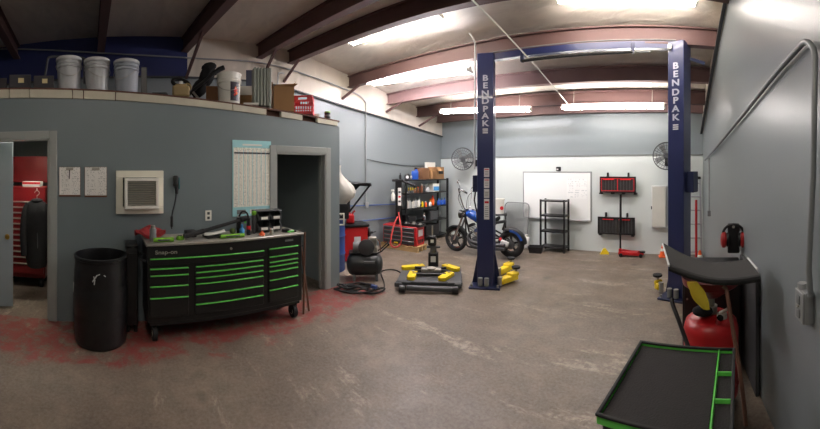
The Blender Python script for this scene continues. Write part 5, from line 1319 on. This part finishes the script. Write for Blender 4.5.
# wall fans
def fan(x, y, Rr, label, d, yaw, mount):
    c = bw(x, y, d); t = thing('wall_fan', label, 'fan', c, yaw)
    cg = MB()
    for k in range(4): cg.torus((0, -.045+.0*k, 0), Rr*(.25+.25*k) if k else Rr*.22, .004 if k < 3 else .009, (PI/2, 0, 0), 36, 6)
    for k in range(28):
        a = 2*PI*k/28; ca, sa = math.cos(a), math.sin(a)
        cg.tube([(Rr*.1*ca, -.06, Rr*.1*sa), (Rr*.6*ca, -.055, Rr*.6*sa), (Rr*ca, -.03, Rr*sa), (Rr*.99*ca, .03, Rr*.99*sa), (Rr*.5*ca, .09, Rr*.5*sa)], .0028, 4)
    cg.torus((0, .03, 0), Rr*.99, .007, (PI/2, 0, 0), 36, 6); cg.build('cage', 'fan', t)
    bl = MB()
    for k in range(4):
        a = 2*PI*k/4+.5; ca, sa = math.cos(a), math.sin(a); n2 = Vector((-sa, 0, ca)); e = Vector((ca, 0, sa))
        P4 = [e*Rr*.14-n2*.03+Vector((0, .015, 0)), e*Rr*.88-n2*Rr*.28+Vector((0, .03, 0)), e*Rr*.92+n2*Rr*.2+Vector((0, -.02, 0)), e*Rr*.14+n2*.03+Vector((0, -.01, 0))]
        bl.poly(P4, (0, .006, 0))
    bl.build('fan_blades', 'grey', t)
    MB().lathe([(0, -.07), (.045, -.07), (.05, -.055), (.05, .0), (.06, .04), (.06, .17), (.045, .19), (0, .19)], 20, (0, 0, 0), (-PI/2, 0, 0)).build('motor', 'dgrey', t)
    mb = MB(); q = Matrix.Rotation(-yaw, 4, 'Z') @ (Vector(mount)-c)
    mb.tube([(0, .12, 0), (0, .12, -.06), q], .016, 8); mb.build('wall_arm', 'black', t)
    MB().box(q, (.1, .03, .16), rot=(0, 0, -yaw), bev=.004).build('mounting_plate', 'black', t)
    return t
c = bw(463.5, 158, .3); fan(462.5, 159, .26, 'grey caged wall fan left of the left lift post', .38, .85, (c.x+.18, BY-.016, c.z-.12))
c = bw(666.5, 156, .3); fan(666.5, 156, .25, 'grey caged wall fan half hidden behind the right lift post', .36, 0.1, (c.x, BY-.016, c.z-.1))
# black hanging cable on the pole left of left post
# floor jack with upright handle
p = Vector(((BY-.2)*math.tan(az(632)), BY-.2, 0))
t = thing('floor_jack', 'low red floor jack with a long black upright handle by the back wall', 'floor jack', (p.x, p.y, 0), 0.04)
jl = 26/F*p.length; x0 = -jl/2
for s_ in (-1, 1): MB().poly([(x0, s_*.09, .04), (x0+jl*.85, s_*.09, .03), (x0+jl, s_*.09, .06), (x0+jl*.9, s_*.09, .08), (x0+jl*.45, s_*.09, .08), (x0+jl*.12, s_*.09, .1), (x0, s_*.09, .085)], (0, .018*s_, 0)).build('side_plate', 'red', t)
MB().box((x0+jl*.4, 0, .06), (jl*.65, .16, .04), bev=.01).build('jack_body', 'red', t)
MB().lathe([(0, 0), (.05, 0), (.055, .01), (.055, .03), (0, .03)], 18, (x0+jl*.9, 0, .065)).build('saddle', 'black', t)
for x_ in (x0+.05, x0+jl*.86):
    for s_ in (-1, 1): MB().cyl((x_, s_*.085, .035), (x_, s_*.13, .035), .035, seg=18).build('wheel', 'black', t)
zh = hz(194.5, p.length); hx = (619.9-632)/F*p.length
MB().box((hx, 0, .1), (.05, .09, .07), bev=.01).build('handle_socket', 'red', t)
MB().cyl((hx, .02, .1), (hx, .05, zh*.55), .017, seg=10).cyl((hx, .05, zh*.55), (hx, .07, zh), .022, seg=10).build('jack_handle', 'black', t)
p = Vector(((BY-.16)*math.tan(az(604.5)), BY-.16, 0)); t = thing('wheel_chock', 'small yellow wheel chock on the floor by the back wall', 'chock', p, .3)
MB().poly([(-.09, -.04, 0), (.09, -.04, 0), (.08, -.04, .03), (.02, -.04, .11), (-.03, -.04, .1), (-.06, -.04, .04)], (0, .08, 0)).build('chock_body', 'yellow', t)
# aluminium step ladder with red bar, cones
lx0, lx1 = bw(688, 240, .35).x, bw(701.5, 240, .3).x; lw_ = .24; lc = Vector((-.02, BY-.34, 0)); lz = hz(178, BY-.3)
t = thing('step_ladder', 'aluminium step ladder behind the right lift post', 'ladder', (bw(695.5, 240, .35).x, BY-.36, 0), 0)
lw2 = bw(702, 240, .35).x-bw(689, 240, .35).x
for s_ in (-1, 1):
    MB().tube([(s_*lw2/2, -.05, 0), (s_*lw2*.36, .16, lz)], .02, 4).build('side_rail', 'ladder', t)
    MB().tube([(s_*lw2*.46, .26, 0), (s_*lw2*.34, .19, lz-.03)], .014, 4).build('rear_rail', 'ladder', t)
for k in range(6):
    f = (k+.6)/6; MB().box((0, -.05+.21*f, lz*f), (lw2*(1-.26*f), .07, .025), bev=.003).build('step', 'ladder', t)
MB().box((0, .17, lz), (lw2*.85, .12, .05), bev=.01).build('top_cap', 'black', t)
q = bw(696.2, 248, .5); o = MB().tube([Vector((q.x, BY-.5, .0)), Vector((q.x+.0, BY-.45, hz(200, 6.1)))], .022, 10).build('pry_bar', 'red'); tag(o, 'upright red bar leaning on the step ladder', 'bar')
def cone(x, y, hpx, label):
    p = Vector(((BY-y)*math.tan(az(x)), BY-y, 0)); sc_ = p.length/F; h = hpx*sc_; t = thing('traffic_cone', label, 'cone', (p.x, p.y, 0), .2); s_ = h*.34
    MB().box((0, 0, .012), (s_*1.9, s_*1.9, .024), bev=.006).build('cone_base', 'orange', t)
    MB().lathe([(0, .024), (s_*.75, .024), (s_*.2, h), (s_*.12, h), (0, h*.98)], 24).build('cone_body', 'orange', t)
    MB().lathe([(s_*.52+.001, h*.5), (s_*.54, h*.5), (s_*.38, h*.72), (s_*.36, h*.72)], 24).build('white_band', 'white', t)
cone(662.5, .2, 12, 'small orange traffic cone left of the right lift post')
cone(699.8, .75, 15, 'orange traffic cone at the foot of the step ladder')

# ================================================================ RIGHT SIDE, NEAR
# green and black roll cart tray
TZ = .75
def tp(x, y): return fl(x, y, TZ)
FLc, BLc, BRc = tp(598, 410), tp(641, 341), tp(734, 348.5)
ux = (BRc-BLc); CWd = ux.length; ang = math.atan2(ux.y, ux.x); uxn = ux.normalized(); uyn = Vector((-uxn.y, uxn.x, 0)); CDp = .56
org = BLc-uyn*CDp; org.z = 0
ct = thing('roll_cart', 'green roll cart with a black matted top tray and divider near the right wall', 'cart', org, ang)
hR = .036; th = .006
b = MB(); z0 = TZ-hR
b.box((CWd/2, CDp/2, z0+.004), (CWd, CDp, .008))
for y_ in (0, CDp): b.box((CWd/2, y_, z0+hR/2-.004), (CWd, th, hR-.006))
for x_ in (0, CWd): b.box((x_, CDp/2, z0+hR/2-.004), (th, CDp, hR-.006))
b.build('tray', 'green', ct, label='bright green steel tray')
e = MB()
for y_ in (0, CDp): e.box((CWd/2, y_, TZ-.004), (CWd+.016, .016, .012), bev=.004)
for x_ in (0, CWd): e.box((x_, CDp/2, TZ-.004), (.016, CDp-.0, .012), bev=.004)
e.build('rim_edging', 'rubber', ct)
dx = CWd*.845
MB().box((dx/2, CDp/2, z0+.013), (dx-.014, CDp-.014, .01), bev=.002).build('tray_mat', 'foam', ct)
MB().box((dx, CDp/2, z0+hR*.45), (.005, CDp-.008, hR*.85)).build('divider', 'green', ct)
for f in (.34, .66): MB().box(((dx+CWd)/2, CDp*f+.0, z0+hR*.45), (CWd-dx-.008, .005, hR*.85)).build('cross_divider', 'green', ct)
MB().box(((dx+CWd)/2, CDp/2, z0+.011), (CWd-dx-.012, CDp-.014, .006)).build('compartment_mat', 'foam', ct)
for sx in (.03, CWd-.03):
    for sy in (.03, CDp-.03):
        MB().box((sx, sy, (z0+.09)/2), (.03, .03, z0-.09-.0)).build('leg', 'black', ct)
        c = MB(); c.cyl((sx-.014, sy, .045), (sx+.014, sy, .045), .045, seg=18).box((sx, sy, .085), (.045, .045, .012)); c.build('caster', 'rubber', ct)
b = MB(); b.box((CWd/2, CDp/2, .22), (CWd-.02, CDp-.02, .008))
for y_ in (.01, CDp-.01): b.box((CWd/2, y_, .245), (CWd-.02, th, .05))
for x_ in (.01, CWd-.01): b.box((x_, CDp/2, .245), (th, CDp-.02, .05))
b.build('lower_tray', 'black', ct)
# oil drain caddy
cd = at(711, 2.34); t = thing('oil_drain', 'red wheeled oil drain tank with a raised basin beside the right wall', 'oil drain', (cd.x, cd.y, 0), 0)
zt = hz(318, 2.25); R = .19
MB().lathe([(0, .1), (R*.8, .1), (R, .13), (R, zt-.1), (R*.93, zt-.05), (R*.7, zt-.015), (R*.2, zt), (0, zt)], 40).build('tank', 'red', t)
MB().torus((0, 0, .2), R+.001, .006, None, 40, 6).build('tank_seam', 'dred', t)
zbn = hz(283, 2.34)
MB().cyl((0, 0, zt), (0, 0, zbn-.06), .026, seg=16).cyl((0, 0, zt), (0, 0, zt+.05), .045, seg=18).build('riser_pipe', 'steel', t)
MB().lathe([(0, zbn-.08), (.05, zbn-.08), (.19, zbn+.01), (.2, zbn+.055), (.205, zbn+.055), (.205, zbn+.045), (.195, zbn+.005), (.055, zbn-.09), (0, zbn-.09)], 40).build('drain_basin', 'dred', t)
b = MB(); b.sph((-.06, -.06, zt+.035), (.15, .11, .07), 12, (0, .1, .3)); b.build('drain_rag', 'cloth', t)
MB().lathe([(0, 0), (.035, 0), (.035, .03), (0, .03)], 16, (.07, -.07, zt-.01)).cyl((.06, -.06, zt+.02), (.12, -.09, zt+.06), .012, seg=10).build('valve', 'steel', t)
MB().cyl((.04, -.12, zt-.02), (.05, -.16, zt+.03), .022, seg=12).build('pressure_gauge', 'chrome', t)
for a in (.6, 2.2, 3.8, 5.3):
    q = Vector((math.cos(a)*.17, math.sin(a)*.17, 0)); c = MB(); c.cyl(q+Vector((-.012, 0, .04)), q+Vector((.012, 0, .04)), .04, seg=16).box(q+Vector((0, 0, .09)), (.04, .04, .04)); c.build('caster', 'rubber', t)
hp = []
for x, y, r in ((690, 352, 2.05), (684, 335, 2.1), (677, 316, 2.15), (672.5, 304, 2.2), (672, 299, 2.22)): v = at(x, r); v.z = hz(y, r); hp.append(v-t.location)
MB().tube(smooth(hp, 5), .014, 10).build('push_handle', 'black', t)
q0 = at(723, 2.16); q0.z = hz(277, 2.16)
tt = [(723, 286, 2.1), (726.5, 290, 2.09), (728, 300, 2.06), (733, 330, 2.02), (738, 360, 1.98), (743, 395, 1.95), (746, 425, 1.93)]
hp = []
for x, y, r in tt: v = at(x, r); v.z = hz(y, r); hp.append(v)
hp[-1].z = max(.05, hp[-1].z)
tag(MB().tube(smooth(hp, 5), .013, 10).build('drain_hose', 'wood'), 'brown hose hanging from under the black mat down past the green cart', 'hose')
# yellow rag hanging off the basin
def yr(u, v): 
    x = 690+(4+8*v)+9*u+2*math.sin(3*v); y = 284+26*v; r = 2.08-.02*math.sin(4*u); q = at(x, r); q.z = hz(y+2*math.sin(5*u), r); return q
b = MB(); rr = []
for k in range(13):
    v = k/12; cpt = at(690+2+15*v**1.2, 2.07); cpt.z = hz(282+27*v, 2.07); wd_ = .022+.02*math.sin(PI*min(1, v*.9+.1))*1.1
    rr.append([cpt+Vector((math.cos(2*PI*i/16)*wd_*(1+.2*math.sin(3*2*PI*i/16+k*.4)), math.sin(2*PI*i/16)*.016, 0)) for i in range(16)])
b.rings(rr); tag(b.build('rag', mat('yellow cloth', (204, 178, 48), .85, var=.1, scale=15)), 'yellow rag hanging from the rim of the red drain basin', 'rag')
# black mat draped over the basin
c4 = {}
for k, (x, y, r) in dict(bl=(663.5, 243, 2.56), fl_=(670, 264.5, 2.14), fr=(760, 274.5, 2.02), br=(747, 259, 2.36)).items(): v = at(x, r); v.z = hz(y, r); c4[k] = v
def matf(u, v):
    q = (c4['bl']*(1-u)+c4['br']*u)*(1-v)+(c4['fl_']*(1-u)+c4['fr']*u)*v
    q = q+Vector((0, 0, -.075*math.sin(PI*u)*(1-.3*v)+.03*u*(1-u))); return q
o = thing('fender_mat', 'black rubber mat sagging across the red drain basin', 'mat', (0, 0, 0))
mo = MB().sheet(matf, 20, 10, .035).build('mat_sheet', 'mesh', o)
MB().tube([matf(k/20, 1.0)+Vector((0, -.004, -.02)) for k in range(21)], .022, 8).build('front_roll', 'rubber', o)
MB().tube([matf(0, k/8)+Vector((-.006, 0, -.008)) for k in range(9)], .007, 6).build('edge_cord', 'lid', o)
MB().tube([matf(1, k/8)+Vector((.006, 0, .006)) for k in range(7)], .006, 6).build('edge_cord', 'lid', o)
# black steel cabinet behind the drain
kb = at(705, 2.78); t = thing('parts_cabinet', 'black steel cabinet behind the red oil drain', 'cabinet', (kb.x+.06, kb.y+.1, 0), -.06)
kh = hz(266, 2.72)
MB().box((0, 0, kh/2+.03), (.48, .22, kh-.06), bev=.006).build('cabinet_body', 'black', t)
MB().box((0, -.113, kh/2+.03), (.45, .01, kh-.12), bev=.003).build('cabinet_door', 'blackp', t)
for k in range(4): MB().cyl((-.2, -.117, .25+k*.17), (-.2, -.124, .25+k*.17), .008, seg=8).build('rivet', 'steel', t)
for sx in (-.2, .2):
    for sy in (-.08, .08): MB().cyl((sx, sy, 0), (sx, sy, .065), .02, seg=10).build('foot', 'rubber', t)
# dark board added for the shade on the right wall under the mat
o = MB().box((0, 0, .45), (.03, .56, .9), bev=.004).build('shade_board', mat('charcoal wall shade', (62, 63, 64), .7, var=.1)); o.location = (Xr(2.68)-.022, 2.68, 0); o.rotation_euler = (0, 0, .0609); tag(o, 'dark board standing in for shade on the right wall beside the oil drain', 'board')
# ear defenders on a black wall holder
eh = at(733.5, 3.1); zc = hz(236, 3.1)
t = thing('ear_defenders', 'red cupped ear defenders with a black band hung on a black wall holder', 'ear defenders', (eh.x, eh.y, zc), -az(733))
MB().tube(arc((0, -.07, .02), .098, .05, PI-.05, 14), .012, 8).build('headband', 'black', t)
for s_ in (-1, 1):
    MB().lathe([(0, 0), (.035, .0), (.048, .015), (.048, .04), (.03, .055), (0, .058)], 24, (s_*.06, -.07, -.02), (0, s_*PI/2, 0), sx=1.5).build('ear_cup', 'red', t, label='red ear cup')
    MB().lathe([(0, 0), (.045, 0), (.045, .02), (.02, .02)], 20, (s_*.042, -.07, -.02), (0, s_*PI/2, 0), sx=1.4).build('ear_cushion', 'black', t)
wx_ = Xr(eh.y)-eh.x
hd = thing('wall_holder', 'black wall holder behind the ear defenders', 'holder', (eh.x, eh.y, zc), -az(733))
MB().box((0, .0, -.02), (.11, .05, .27), bev=.012, seg=2).build('holder_body', 'blackp', hd)
MB().box((wx_/2-.01, .03, .06), (abs(wx_)-.0, .03, .04), bev=.004).build('wall_arm', 'black', hd)
MB().cyl((0, -.03, .095), (0, -.1, .1), .012, seg=10).build('hook', 'steel', hd)
